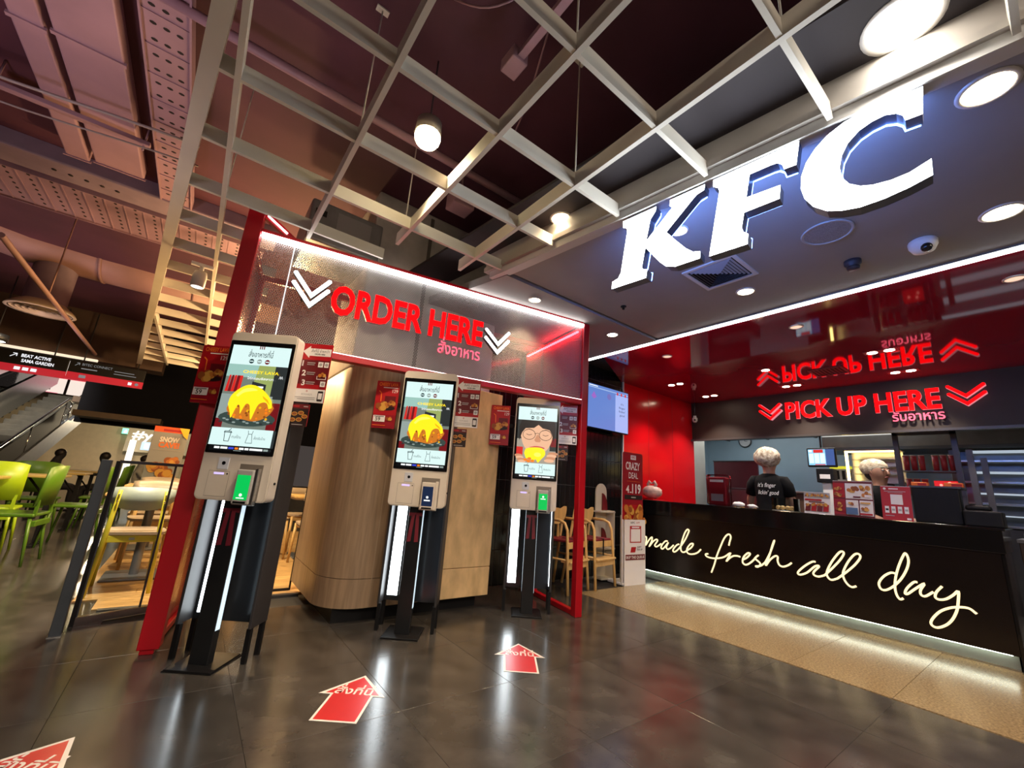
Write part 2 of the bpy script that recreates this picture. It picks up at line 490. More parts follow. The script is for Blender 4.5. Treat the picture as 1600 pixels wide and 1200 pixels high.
MB().box(7.90, 7.95, -3, 4.5, 2.33, 2.365).build('fascia_edge', mat('fascia_edge_metal', (0.09, 0.08, 0.075), 0.35, 0.5), wr)
cream = mat('cream_wall', (0.78, 0.72, 0.60), 0.55, noise=0.06, nscale=2)
blue_w = mat('pale_blue_tile_wall', (0.42, 0.55, 0.62), 0.3, noise=0.05, nscale=2)
wk = struct(MB().box(10.8, 10.95, -4, 6.2, 0, 3.1).build('wall_kitchen', blue_w))
struct(MB().box(8.0, 9.35, 5.0, 5.15, 0, 3.1).build('wall_kitchen_left', cream))
struct(MB().box(9.35, 10.8, 5.7, 5.85, 0, 3.1).build('wall_kitchen_corner', blue_w))
MB().box(8.15, 10.8, -4, 6.2, 3.0, 3.1).build('kitchen_ceiling', mat('kitchen_ceiling_grey', (0.30, 0.31, 0.32), 0.6, noise=0.05), ce)
# concrete column and timber cladding
cc = thing('concrete_column', 'grey concrete column rising behind the perforated order sign', 'column', (0, 0, 0))
MB().bbox(1.02, 2.62, 3.98, 4.9, 2.2, 4.15, 0.02).build('column_shaft', conc_wall, cc)
MB().bbox(1.62, 1.66, 3.972, 3.985, 2.2, 4.1, 0.003).build('formwork_joint', mat('joint_dark', (0.12, 0.11, 0.10), 0.8), cc)
struct(MB().box(-9.2, -9, -4, 30, 0, 7).build('wall_left', black_ceil))
struct(MB().box(-9, 14, -4.2, -4, 0, 4.2).build('wall_behind', mat('mall_wall_behind', (0.10, 0.085, 0.075), 0.7, noise=0.1)))
struct(MB().box(3.6, 3.7, 4.62, 13, 0, 4.2).build('wall_seating', mat('seating_wall', (0.06, 0.05, 0.045), 0.7, noise=0.1)))

# ---- LED line between grey soffit and red ceiling
led_c = glow('led_cool_white', (0.95, 0.97, 1.0), 9.0)
t = thing('ceiling_led_line', 'long white led light line between grey soffit and red ceiling', 'light', (4.33, 0.6, ZC-.012))
MB().box(-.024, .03, -3.6, 3.55, -0.014, 0.012).build('diffuser', led_c, t)
MB().box(-.04, -.024, -3.6, 3.9, -0.004, 0.03).box(-.024, .03, -3.6, 3.2, 0.0125, 0.03).build('profile', mat('led_profile', (0.25, 0.25, 0.26), 0.4, 0.6), t)

# ================================================================== OPEN CEILING GRID
grid_m = mat('grid_beige_grey', (0.60, 0.57, 0.50), 0.5, noise=0.05, nscale=3)
gr = thing('ceiling_grid', 'pale square lattice of metal slats hanging below the maroon ceiling', 'ceiling grid', (0, 0, ZC))
def gleft(y): return -0.239-0.1045*(y-1.823)
HB = 0.105
AX = [-0.80, -0.205, 0.401, 1.005, 1.612]
def yleft(x): return 1.823-(x+0.239)/0.1045
for x in AX:
    y0 = max(-1.6, yleft(x)) if x < -0.05 else -1.6
    y1 = {0.401: 3.60, 1.005: 3.14, 1.612: 3.14}.get(x, 10.9)
    MB().box(x-.014, x+.014, y0, y1, 0, HB).build('lattice_slat', grid_m, gr)
for k in range(-5, 16):
    y = 1.66+0.6*k
    x0 = gleft(y)
    if y < 2.9: x1 = beamx(y)-0.05
    elif y < 3.5: x1 = 1.0
    else: x1 = 0.0 if y < 4.5 else 0.30
    MB().box(x0, x1, y-.012, y+.012, 0.004, HB-.005).build('lattice_slat', grid_m, gr)
ang = math.atan2(-0.1045, 1)
Lh = math.hypot(13.0, 13.0*0.1045)
o = MB().box(-.078, .0, -2.0, Lh-2.0, -0.005, 0.19).build('edge_board', grid_m, gr, (gleft(0.3), 0.3, 0), -ang)
for (x, y) in ((0.40, 2.26), (1.005, 1.06), (1.612, 1.66), (1.0, 3.0), (-0.2, 3.46), (0.4, 0.45), (1.61, 0.45)):
    MB().tube([(x, y, HB-.01), (x, y, 1.05)], 0.005, 6).box(x-.04, x+.04, y-.02, y+.02, 1.04, 1.055).build('hanger_rod', grid_m, gr)

# conduits and junction boxes below the slab, above the lattice
pipe_m = mat('painted_conduit', (0.34, 0.19, 0.23), 0.5, noise=0.1)
cab = mat('dark_cable', (0.05, 0.03, 0.035), 0.6)
t = thing('ceiling_conduit', 'mauve conduit pipe crossing the maroon ceiling above the lattice', 'pipe', (0, 0, 0))
MB().tube([(-1.0, 2.95, 3.98), (3.0, 2.95, 3.98)], 0.035, 10).build('pipe', pipe_m, t)
for x in (-0.4, 1.1, 2.4): MB().box(x-.02, x+.02, 2.90, 3.0, 3.98, 4.15).build('pipe_clamp', pipe_m, t)
t = thing('light_track', 'thin mauve track bar running away under the maroon ceiling', 'pipe', (1.17, 1.0, 3.9))
MB().box(-.025, .025, -1.6, 0.75, 0, .04).build('rail', pipe_m, t)
MB().bbox(-.06, .06, 0.75, 0.9, -.02, .08, .01).build('end_box', pipe_m, t)
for yy in (-1.2, 0.3): MB().tube([(0, yy, .04), (0, yy, .25)], 0.008, 6).build('rod', pipe_m, t)
t = thing('ceiling_junction_box', 'small mauve junction box hanging near the rear lattice slats', 'junction box', (1.55, 3.15, 3.72))
MB().bbox(-.11, .11, -.09, .09, 0, .16, .012).build('housing', pipe_m, t)
MB().tube([(0, 0, .16), (0, 0, .43)], 0.012, 6).build('rod', pipe_m, t)
MB().box(-.09, .09, -.092, -.09, .02, .14).build('cover', mat('conduit_cover', (0.30, 0.16, 0.2), 0.5), t)
t = thing('grey_air_unit', 'grey metal air unit above the lattice behind the order frame', 'air unit', (0.75, 4.05, 3.28))
MB().bbox(-.34, .34, -.15, .6, 0, .42, .02).build('casing', mat('grey_unit', (0.20, 0.20, 0.215), 0.45, 0.3, noise=0.1), t)
MB().box(-.10, .22, -.156, -.15, .10, .36).build('access_panel', mat('grey_unit_panel', (0.28, 0.28, 0.30), 0.45, 0.3), t)
MB().box(-.30, -.20, -.156, -.15, .26, .32).build('vent_slot', black_p, t)
for (a, b, lab) in (((0.72, 1.88), (1.05, 1.55), 'thin sagging wire strung across the ceiling left of the warm lamp'), ((1.62, 2.42), (1.25, 1.55), 'thin wire strung across the ceiling right of the end box')):
    pts = [(a[0]+(b[0]-a[0])*q, a[1]+(b[1]-a[1])*q, 4.12-0.10*math.sin(PI*q)) for q in [i/8 for i in range(9)]]
    tag(MB().tube(pts, 0.007, 6).build('ceiling_wire', pipe_m), lab, 'wire')

# ================================================================== LIGHT FITTINGS
ring_m = mat('downlight_ring', (0.7, 0.68, 0.65), 0.35, 0.2)
lens_w = glow('downlight_lens_warm', (1.0, 0.86, 0.62), 26.0)
lens_o = glow('downlight_lens_orange', (1.0, 0.80, 0.50), 20.0)
lens_d = glow('downlight_lens_dim', (1.0, 0.62, 0.45), 0.9)
def downlight(loc, r, lens, label, energy, color=WARM, ang=130, group=None):
    t = thing('downlight', label, 'downlight', loc, 0, group)
    MB().lathe([(r*1.0, 0.004), (r*1.22, 0.004), (r*1.24, -0.004), (r*1.02, -0.010), (r*1.0, 0.004)], 28).build('trim_ring', ring_m, t)
    MB().lathe([(0.001, -0.003), (r*1.0, -0.003)], 28).build('lens', lens, t)
    if energy:
        l = lamp('downlight_lamp', 'SPOT', (loc[0], loc[1], loc[2]-0.03), energy, color, r*0.8, spot=R(ang), blend=0.8)
    return t
downlight((2.47, 3.06, ZC-.024), .055, lens_o, 'warm downlight glowing on the soffit right above the order frame', 75, ang=95)
downlight((2.49, 1.46, ZC), .055, lens_w, 'warm downlight on the soffit seen through the first giant letter', 34)
downlight((2.52, -.04, ZC), .085, lens_o, 'bright orange downlight on the soffit above the last giant letter', 60)
downlight((3.755, 3.11, ZC-.024), .06, lens_w, 'warm downlight on the soffit beside the red post top', 60)
downlight((3.75, 1.554, ZC), .065, lens_w, 'warm downlight on the soffit next to the square air vent', 60)
downlight((3.75, 0.003, ZC), .085, lens_w, 'warm downlight on the soffit right of the dome camera', 60)
downlight((2.13, 0.148, 3.335), .12, glow('downlight_lens_big', (1.0, 0.93, 0.82), 22.0), 'large white downlight in the dark bulkhead at the top edge', 40, NEUT)
downlight((1.985, 2.185, 3.335), .075, lens_o, 'warm downlight in the dark bulkhead beside the soffit trim', 40, ang=110)
downlight((4.95, 3.13, ZC), .055, lens_d, 'dim pinkish downlight in the red ceiling farthest along the light line', 0)
downlight((4.925, 1.553, ZC), .055, lens_d, 'dim pinkish downlight in the red ceiling above the reflected sign', 0)
downlight((4.94, 0.024, ZC), .055, lens_d, 'dim pinkish downlight in the red ceiling at the right edge', 0)
twin = [((6.35, 3.865), 'pair of small bright spotlights in red ceiling nearest the red wall'), ((7.455, 3.845), 'pair of small bright spotlights in red ceiling left of the pick up sign'),
        ((7.47, 2.50), 'pair of small bright spotlights in red ceiling above PICK of the sign'), ((6.35, 1.15), 'pair of small spotlights in red ceiling at the upper right of the reflected sign'),
        ((7.465, 1.153), 'pair of small spotlights in red ceiling just above HERE of the sign'), ((6.36, 2.44), 'small bright spotlight in red ceiling beside the reflected left chevrons')]
for (p, lab) in twin:
    t = thing('twin_spotlight', lab, 'spotlight', (p[0], p[1], ZC))
    offs = (-.08, .08) if 'pair' in lab else (0,)
    MB().box(-.07, .07, min(offs)-.08, max(offs)+.08, -.006, 0).build('plate', mat('spot_plate', (0.2, 0.02, 0.03), 0.4), t)
    for q in offs:
        MB().lathe([(0.001, -.009), (0.05, -.009)], 16, (0, q, 0)).build('lens', lens_w, t)
    lamp('spotlight_lamp', 'SPOT', (p[0], p[1], ZC-.04), 95, NEUT, 0.05, spot=R(100))
pend = [((0.84, 2.325), 'hanging lamp glowing warm above the ceiling lattice')]
for (p, lab) in pend:
    t = thing('pendant_lamp', lab, 'pendant lamp', (p[0], p[1], 3.45))
    MB().lathe([(0.001, 0.17), (0.05, 0.17), (0.085, 0.15), (0.09, 0.05), (0.082, 0.05), (0.075, 0.1)], 24).build('shade', mat('lamp_shade_metal', (0.35, 0.30, 0.25), 0.4, 0.4), t)
    MB().ball((0, 0, 0.03), 0.088, 0.088, 0.075, 20).build('bulb', glow('pendant_bulb', (1.0, 0.80, 0.45), 30.0), t)
    MB().tube([(0, 0, .17), (0, 0, .70)], 0.006, 6).build('cord', cab, t)
    lamp('pendant_light', 'SPOT', (p[0], p[1], 3.40), 170, (1.0, .76, .50), 0.07, spot=R(118), blend=.5)
# ceiling fittings on the soffit
t = thing('ceiling_speaker', 'round grey ceiling speaker below the last giant letter', 'speaker', (3.243, .778, ZC))
MB().lathe([(0.135, 0.0), (0.155, -0.004), (0.15, -0.012), (0.135, -0.008), (0.135, 0)], 32).build('rim', mat('speaker_rim', (0.42, 0.41, 0.42), 0.5), t)
MB().lathe([(0.001, -0.007), (0.136, -0.006)], 32).build('grille', mat('speaker_grille', (0.27, 0.26, 0.27), 0.6, noise=0.3, nscale=220), t)
t = thing('dome_camera', 'white dome security camera with black lens on the soffit', 'camera', (3.819, .381, ZC))
MB().lathe([(0.001, 0), (0.075, 0), (0.08, -0.01), (0.078, -0.04), (0.06, -0.075), (0.03, -0.09), (0.001, -0.093)], 24).build('dome', white_p, t)
MB().ball((-.045, -.02, -0.075), 0.033, n=14).build('lens', mat('camera_lens', (0.01, 0.01, 0.012), 0.1), t)
t = thing('smoke_detector', 'small dark smoke detector on the soffit left of the dome camera', 'detector', (3.797, .774, ZC))
MB().lathe([(0.001, 0), (0.055, 0), (0.055, -0.03), (0.04, -0.045), (0.04, -0.07), (0.001, -0.075)], 18).build('body', mat('detector_dark', (0.04, 0.035, 0.045), 0.5), t)
MB().lathe([(0.041, -0.052), (0.044, -0.056), (0.041, -0.06)], 18).build('slot_ring', black_p, t)
t = thing('sprinkler_head', 'tiny sprinkler head on the dark end of the soffit', 'sprinkler', (3.25, 2.55, ZC))
MB().lathe([(0.001, 0), (0.03, 0), (0.03, -0.008), (0.012, -0.012), (0.012, -0.035), (0.001, -0.035)], 14).build('body', black_p, t)
t = thing('air_vent', 'square louvred air vent on the soffit under the second letter', 'air vent', (3.27, 1.553, ZC))
MB().box(-.22, .22, -.22, -.19, -.012, 0).box(-.22, .22, .19, .22, -.012, 0).box(-.22, -.19, -.19, .19, -.012, 0).box(.19, .22, -.19, .19, -.012, 0).build('frame', lip_m, t)
MB().box(-.19, .19, -.19, .19, -.002, 0).build('cavity', black_p, t)
for k in range(7):
    a = 0.175-0.025*k
    for s_ in range(4):
        c, s2 = math.cos(PI/2*s_), math.sin(PI/2*s_)
        P = [(-a, -a, -.004), (a, -a, -.004), (a-.012, -a+.012, -.014), (-a+.012, -a+.012, -.014)]
        MB().add([(c*p[0]-s2*p[1], s2*p[0]+c*p[1], p[2]) for p in P], [(0, 1, 2, 3)]).build('louvre', mat('vent_louvre', (0.34, 0.34, 0.36), 0.5), t)
# spot fitting on the lattice at the left
t = thing('lattice_spotlight', 'white adjustable spotlight clipped to a lattice slat by the red post', 'spotlight', (-0.30, 4.86, 3.10))
MB().box(-.09, .09, -.02, .02, -.03, -.0).build('track_adapter', white_p, t)
MB().tube([(0, 0, -.03), (0, 0, -.09)], 0.018, 8).build('arm', white_p, t)
MB().lathe([(0.001, -.08), (0.05, -.085), (0.058, -.12), (0.058, -.24), (0.05, -.245)], 20).build('head', white_p, t)
MB().lathe([(0.001, -.243), (0.05, -.243)], 20).build('lens', glow('lattice_spot_lens', (1, .95, .9), 2.0), t)
# ================================================================== RED ORDER FRAME
red_st = mat('red_powder_coat', (0.42, 0.004, 0.012), 0.32, noise=0.06, nscale=3)
FZ = R(-10.1); FP = (3.306, 3.098, 0)
fr = thing('order_portal', 'tall red steel portal with perforated header standing over the kiosks', 'portal', FP, FZ)
MB().bbox(-.05, .03, 0, .08, 0, 3.07, .006).build('post', red_st, fr)
MB().bbox(-3.40, -3.285, 0, .10, 0.03, 3.27, .006).build('post', red_st, fr)
MB().bbox(-3.385, -3.31, .015, .085, 0, .03, .004).build('post_foot', red_st, fr)
MB().bbox(-.05, .03, .86, .94, 0, 3.05, .006).build('post', red_st, fr)
MB().bbox(-3.385, -3.30, .86, .94, 0, 3.05, .006).build('post', red_st, fr)
MB().bbox(-.04, .02, .08, .86, 0, .05, .006).build('floor_rail', red_st, fr)
MB().bbox(-3.375, -3.315, .10, .86, 0.02, .07, .006).build('floor_rail', red_st, fr)
MB().bbox(-3.285, -.05, .0, .08, 3.055, 3.09, .006).build('top_rail', red_st, fr)
MB().bbox(-3.285, -.05, .0, .08, 2.115, 2.178, .006).build('lower_rail', red_st, fr)
MB().bbox(-.04, .02, .08, .86, 3.0, 3.05, .006).build('side_rail', red_st, fr)
MB().bbox(-3.375, -3.315, .10, .86, 3.0, 3.05, .006).build('side_rail', red_st, fr)
MB().bbox(-3.30, -.04, .87, .93, 3.0, 3.05, .006).build('rear_rail', red_st, fr)
# sloping brace at the upper left corner
bq = MB().prism([(-3.285, 3.20), (-3.285, 3.27), (-3.03, 3.09), (-3.11, 3.09)], .02, .07, 'y').build('corner_brace', red_st, fr)
MB().prism([(-3.265, 3.212), (-3.262, 3.222), (-3.10, 3.115), (-3.108, 3.105)], .005, .018, 'y').build('brace_light', glow('brace_led', (1.0, .9, .9), 4.0), bq)
MB().box(-.045, -.037, .08, 1.36, 2.18, 3.05).build('side_panel', mat('red_side_panel', (0.62, 0.010, 0.018), 0.5, noise=.05), fr)
mesh_m = perforated('perforated_steel', (0.32, 0.315, 0.32), 0.017, 0.445, 0.45, 0.3)
MB().box(-3.285, -.05, .035, .038, 2.178, 3.03).build('mesh_panel', mesh_m, fr)
MB().box(-3.345, -3.342, .10, .86, .07, 3.0).build('side_mesh', perforated('red_perforated_steel', (0.36, 0.03, 0.035), 0.017, 0.33, 0.4, 0.4), fr)
MB().box(-3.035, -3.028, .028, .034, 2.18, 3.03).build('mesh_joint', glow('painted_joint_glint', (1, 1, 1), 0.9), fr)  # joint made to glow in place of a reflected led line
MB().box(-3.275, -.055, -.006, .03, 3.024, 3.055).build('header_light', glow('header_led', (1.0, 0.97, 0.93), 8.0), fr)
MB().box(-3.275, -.055, .045, .06, 3.03, 3.05).build('added_glow_strip', glow('added_white_glow', (1.0, 0.95, 0.9), 10.0), fr)  # added glowing strip, lights the column and side panel behind the mesh
MB().box(-.075, -.05, .10, 1.30, 2.985, 3.0).build('added_glow_strip', glow('added_red_glow', (1.0, 0.03, 0.04), 32.0), fr)  # added red glowing strip along the side rail, reddens the side panel
MB().box(-3.275, -.055, -.004, .0, 2.168, 2.174).build('lower_light', glow('lower_led', (1.0, 0.85, 0.85), 2.4), fr)

# ---- ORDER HERE sign
red_face = mat('red_sign_face', (0.3, 0.003, 0.003), 0.7, emit=(1.0, 0.0010, 0.0020), es=2.8, spec=0.1)
red_edge = mat('red_sign_edge', (0.20, 0.02, 0.02), 0.4, emit=(1.0, 0.25, 0.28), es=0.10)
white_face = glow('white_sign_face', (0.93, 0.96, 1.0), 5.0)
grey_edge = mat('sign_return_grey', (0.16, 0.16, 0.18), 0.5)
def letters(parent, body, x, z, h, w, y, depth, face, edge, offset=0.032, cap=0.70):
    """every letter its own part, set across width w"""
    adv = []; pos = 0
    v, _, _ = glyphs(body, offset); X0 = min(q[0] for q in v); X1 = max(q[0] for q in v)
    for i, ch in enumerate(body):
        if ch == ' ': continue
        pv = glyphs(body[:i+1], offset)[0]; cv = glyphs(ch, offset)[0]
        if not cv: continue
        left = max(q[0] for q in pv)-(max(q[0] for q in cv)-min(q[0] for q in cv))
        wch = max(q[0] for q in cv)-min(q[0] for q in cv)
        mb = MB(); k = w/(X1-X0)
        text(mb, ch, x+(left-X0)*k, z, h, wch*k, y, 0, offset, 'l', depth, 1, cap=cap)
        mb.build('letter', [face, edge], parent)
def chevron(parent, xl, xv, xr, zt, zv, zr, t, y0, y1, face, edge):
    pts = [(xl, zt), (xv, zv), (xr, zr)]
    def unit(a, b):
        d = Vector((b[0]-a[0], b[1]-a[1])); d.normalize(); return d
    d0 = unit(pts[0], pts[1]); d1 = unit(pts[1], pts[2])
    n0 = Vector((-d0.y, d0.x))*t/2; n1 = Vector((-d1.y, d1.x))*t/2
    nb = (n0+n1); nb = nb.normalized()*(t/2)/max(0.4, nb.normalized().dot(n0.normalized()))
    poly = [(xl+n0.x, zt+n0.y), (xv+nb.x, zv+nb.y), (xr+n1.x, zr+n1.y), (xr+d1.x*t*.3, zr+d1.y*t*.3), (xr-n1.x, zr-n1.y), (xv-nb.x, zv-nb.y), (xl-n0.x, zt-n0.y), (xl-d0.x*t*.3, zt-d0.y*t*.3)]
    if area2(poly) < 0: poly = poly[::-1]
    mb = MB()
    n = len(poly)
    mb.prism(poly, y0, y1, 'y', 1)
    # front face is the first cap
    mb.m[0] = 0
    mb.build('chevron', [face, edge], parent)
sg = thing('order_here_sign', 'glowing red ORDER HERE sign with white chevrons on the grey mesh', 'sign', FP, FZ)
letters(sg, 'ORDER HERE', -2.685, 2.495, .245, 1.38, -.045, .03, red_face, red_edge)
for (dz) in (0, -.085):
    chevron(sg, -2.98, -2.835, -2.715, 2.755+dz, 2.585+dz, 2.745+dz, .032, -.085, -.04, white_face, grey_edge)
    chevron(sg, -1.285, -1.145, -1.03, 2.675+dz, 2.545+dz, 2.69+dz, .030, -.085, -.04, white_face, grey_edge)
mb = MB(); text(mb, 'สั่งอาหาร', -1.735, 2.345, .088, .42, -.05, 0, .01, 'l', .015, 1, cap=.58); mb.build('thai_lettering', [mat('pink_sign_face', (.5, .05, .1), .4, emit=(1.0, .10, .16), es=1.5), red_edge], sg)
for x in (-2.6, -1.5, -1.2, -2.9):
    MB().box(x-.006, x+.006, -.035, .036, 2.55, 2.562).build('stand_off', dsteel, sg)

# ================================================================== TIMBER PILLAR
wood_d = mat('brown_timber_cladding', (0.27, 0.185, 0.115), 0.45, noise=0.22, nscale=3.5, stretch=(9, 9, 0.7))
wood_l = mat('pale_plywood_panel', (0.64, 0.44, 0.22), 0.45, noise=0.2, nscale=5, stretch=(2, 2, 0.8))
pl = thing('timber_pillar', 'rounded timber clad pillar standing behind the middle kiosk', 'pillar', (0, 0, 0))
def outline(ix):
    r = 0.34
    return [(2.00, 3.74+ix), (1.5, 3.74+ix)]+[(1.03+ix+r+r*math.cos(R(a)), 3.74+ix+r+r*math.sin(R(a))) for a in range(270, 176, -10)]+[(1.03+ix, 4.9), (2.00, 4.9)]
MB().prism(outline(0), .12, .345, 'z', 0, None, True).build('lower_cladding', wood_d, pl)
MB().prism(outline(0), .350, 2.26, 'z', 0, None, True).build('upper_cladding', wood_d, pl)
for xx in (1.42, 1.72):
    MB().box(xx-.004, xx+.004, 3.737, 3.741, .125, 2.25).build('cladding_joint', mat('pale_joint', (0.34, 0.25, 0.17), 0.6), pl)
MB().bbox(2.01, 2.63, 3.72, 4.85, .12, .385, .006).build('flat_panel', wood_l, pl)
MB().bbox(2.01, 2.63, 3.72, 4.85, .389, 2.18, .006).build('flat_panel', wood_l, pl)
MB().box(1.16, 2.56, 3.84, 4.85, 0, .12).build('plinth', black_p, pl)

# ================================================================== KIOSKS
KZ = R(-36)
shell = mat('champagne_plastic', (0.70, 0.63, 0.54), 0.38, noise=0.05, nscale=4)
shell_d = mat('champagne_groove', (0.20, 0.17, 0.14), 0.5)
bezel_m = mat('black_glass_bezel', (0.006, 0.006, 0.007), 0.12)
pole_m = mat('black_pole', (0.010, 0.011, 0.013), 0.28, noise=0.15, nscale=3)
strip_m = glow('pole_led', (0.70, 0.88, 1.0), 0.7)
back_m = mat('dark_blue_grey_panel', (0.020, 0.023, 0.028), 0.16, noise=0.1, nscale=2)
wing_m = mat('charcoal_panel', (0.028, 0.026, 0.028), 0.5, noise=0.1, nscale=3)
mint = scr('mint', srgb(203, 228, 226), 1.0); blk = scr('black', (0.004, 0.004, 0.005), 1.0)
E_ = {k: scr(k, srgb(*c), s) for k, (c, s) in dict(ink=((40, 60, 62), .8), yellow=((250, 215, 30), 1.1), yellow2=((225, 165, 20), 1.0), brown=((190, 110, 35), 1.0), brown2=((140, 75, 25), .9),
     red=((200, 40, 35), 1), dred=((120, 25, 30), .8), grey=((120, 130, 120), .8), dgrey=((50, 55, 55), .7), olive=((150, 165, 95), .9), teal=((150, 190, 180), .9), white=((245, 250, 250), 1.0),
     plate=((60, 75, 70), .8), platel=((150, 165, 160), .8), blue=((60, 70, 200), 1), orange=((240, 120, 30), 1), skin=((226, 175, 140), .95), skin2=((200, 140, 105), .9), hair=((40, 32, 30), .6), wall=((170, 160, 145), .8),
     green=((10, 175, 75), 1.1), navy=((28, 40, 66), .9), lip=((200, 90, 85), .9)).items()}
def cheese_picture(D, x0, x1, z0, z1):
    w = x1-x0; h = z1-z0
    X = lambda a: x0+a*w
    Z_ = lambda a: z0+a*h
    D.rect(x0, x1, z0, z1, E_['grey'])
    D.rect(x0, X(.55), Z_(.80), z1, E_['teal'])
    D.poly([(X(.45), Z_(.45)), (X(.86), Z_(.45)), (X(.86), z1), (X(.52), z1)], E_['olive'])
    D.rect(X(.80), x1, Z_(.48), z1, E_['dgrey'])
    D.poly([(X(.46), Z_(.62)), (X(.70), Z_(.58)), (X(.70), Z_(.70)), (X(.46), Z_(.74))], E_['dgrey'])
    D.rect(X(.50), X(.66), Z_(.64), Z_(.67), E_['white'])
    for k in range(5):
        D.poly([(X(.03+.05*k), Z_(.56)), (X(.08+.05*k), Z_(.56)), (X(.09+.05*k), Z_(.82)), (X(.06+.045*k), Z_(.82))], E_['red' if k % 2 == 0 else 'dred'])
    D.rect(X(.84), x1, z0, Z_(.42), E_['dred'])
    D.rect(x0, X(.12), z0, Z_(.14), E_['dred'])
    D.rect(X(.0), X(.85), Z_(.14), Z_(.52), E_['platel'])
    D.disc(X(.5), Z_(.16), .47*w, E_['plate'], .12*h)
    for k in range(16):
        D.disc(X(.08+.056*k), Z_(.09+.05*((k*7) % 4)/3), .03*w, E_['platel' if k % 3 else 'dgrey'], .012*h, 8)
    # crispy pieces
    for (a, b, r) in ((.24, .30, .10), (.38, .26, .10), (.52, .25, .09), (.64, .24, .11), (.76, .27, .10), (.82, .34, .08)):
        D.disc(X(a), Z_(b), r*w, E_['brown'], r*w*.9, 14)
        for q in range(5):
            D.disc(X(a+.05*math.cos(q*1.3)), Z_(b+.03*math.sin(q*2.1)), .022*w, E_['brown2' if q % 2 else 'orange'], None, 7)
    D.poly([(X(a), Z_(b)) for a, b in catmull([(.17, .36), (.20, .22), (.30, .15), (.45, .14), (.62, .12), (.78, .17), (.88, .26), (.89, .38), (.5, .45), (.17, .36)], 3)], E_['brown'])
    rq = random.Random(2)
    for q in range(46):
        D.disc(X(rq.uniform(.20, .86)), Z_(rq.uniform(.16, .36)), rq.uniform(.012, .026)*w, E_[('brown2', 'orange', 'brown', 'yellow2')[q % 4]], None, 7)
    # melted cheese with drips
    top = [(.16, .36), (.18, .48), (.26, .58), (.38, .66), (.50, .68), (.64, .64), (.78, .54), (.87, .44), (.89, .34)]
    drip = [(.84, .32), (.80, .40), (.74, .42), (.66, .38), (.62, .26), (.585, .14), (.55, .24), (.52, .36), (.46, .38), (.42, .30), (.39, .22), (.37, .32), (.33, .36), (.29, .26), (.255, .15), (.22, .24), (.19, .30)]
    D.poly([(X(a), Z_(b)) for a, b in catmull(top, 3)+catmull(drip, 3)], E_['yellow'])
    D.poly([(X(a), Z_(b)) for a, b in catmull([(.26, .50), (.36, .60), (.50, .63), (.60, .60), (.50, .58), (.38, .55), (.30, .48)], 3)], scr('yellowlight', srgb(255, 235, 90), 1.1))
    D.poly([(X(a), Z_(b)) for a, b in [(.70, .52), (.80, .46), (.85, .38), (.80, .42), (.72, .48)]], E_['yellow2'])
    D.text('CHEESY LAVA', X(.29), Z_(.86), .045*h*1.0, E_['yellow'], w=.60*w, offset=.02)
    D.text('ไก่กรอบชีสลาวา', X(.38), Z_(.765), .034*h, E_['white'], w=.44*w, offset=.012)
    D.line([(X(.91), Z_(.80)), (X(.925), Z_(.84)), (X(.94), Z_(.80)), (X(.955), Z_(.84)), (X(.97), Z_(.80))], .006*w, E_['white'])
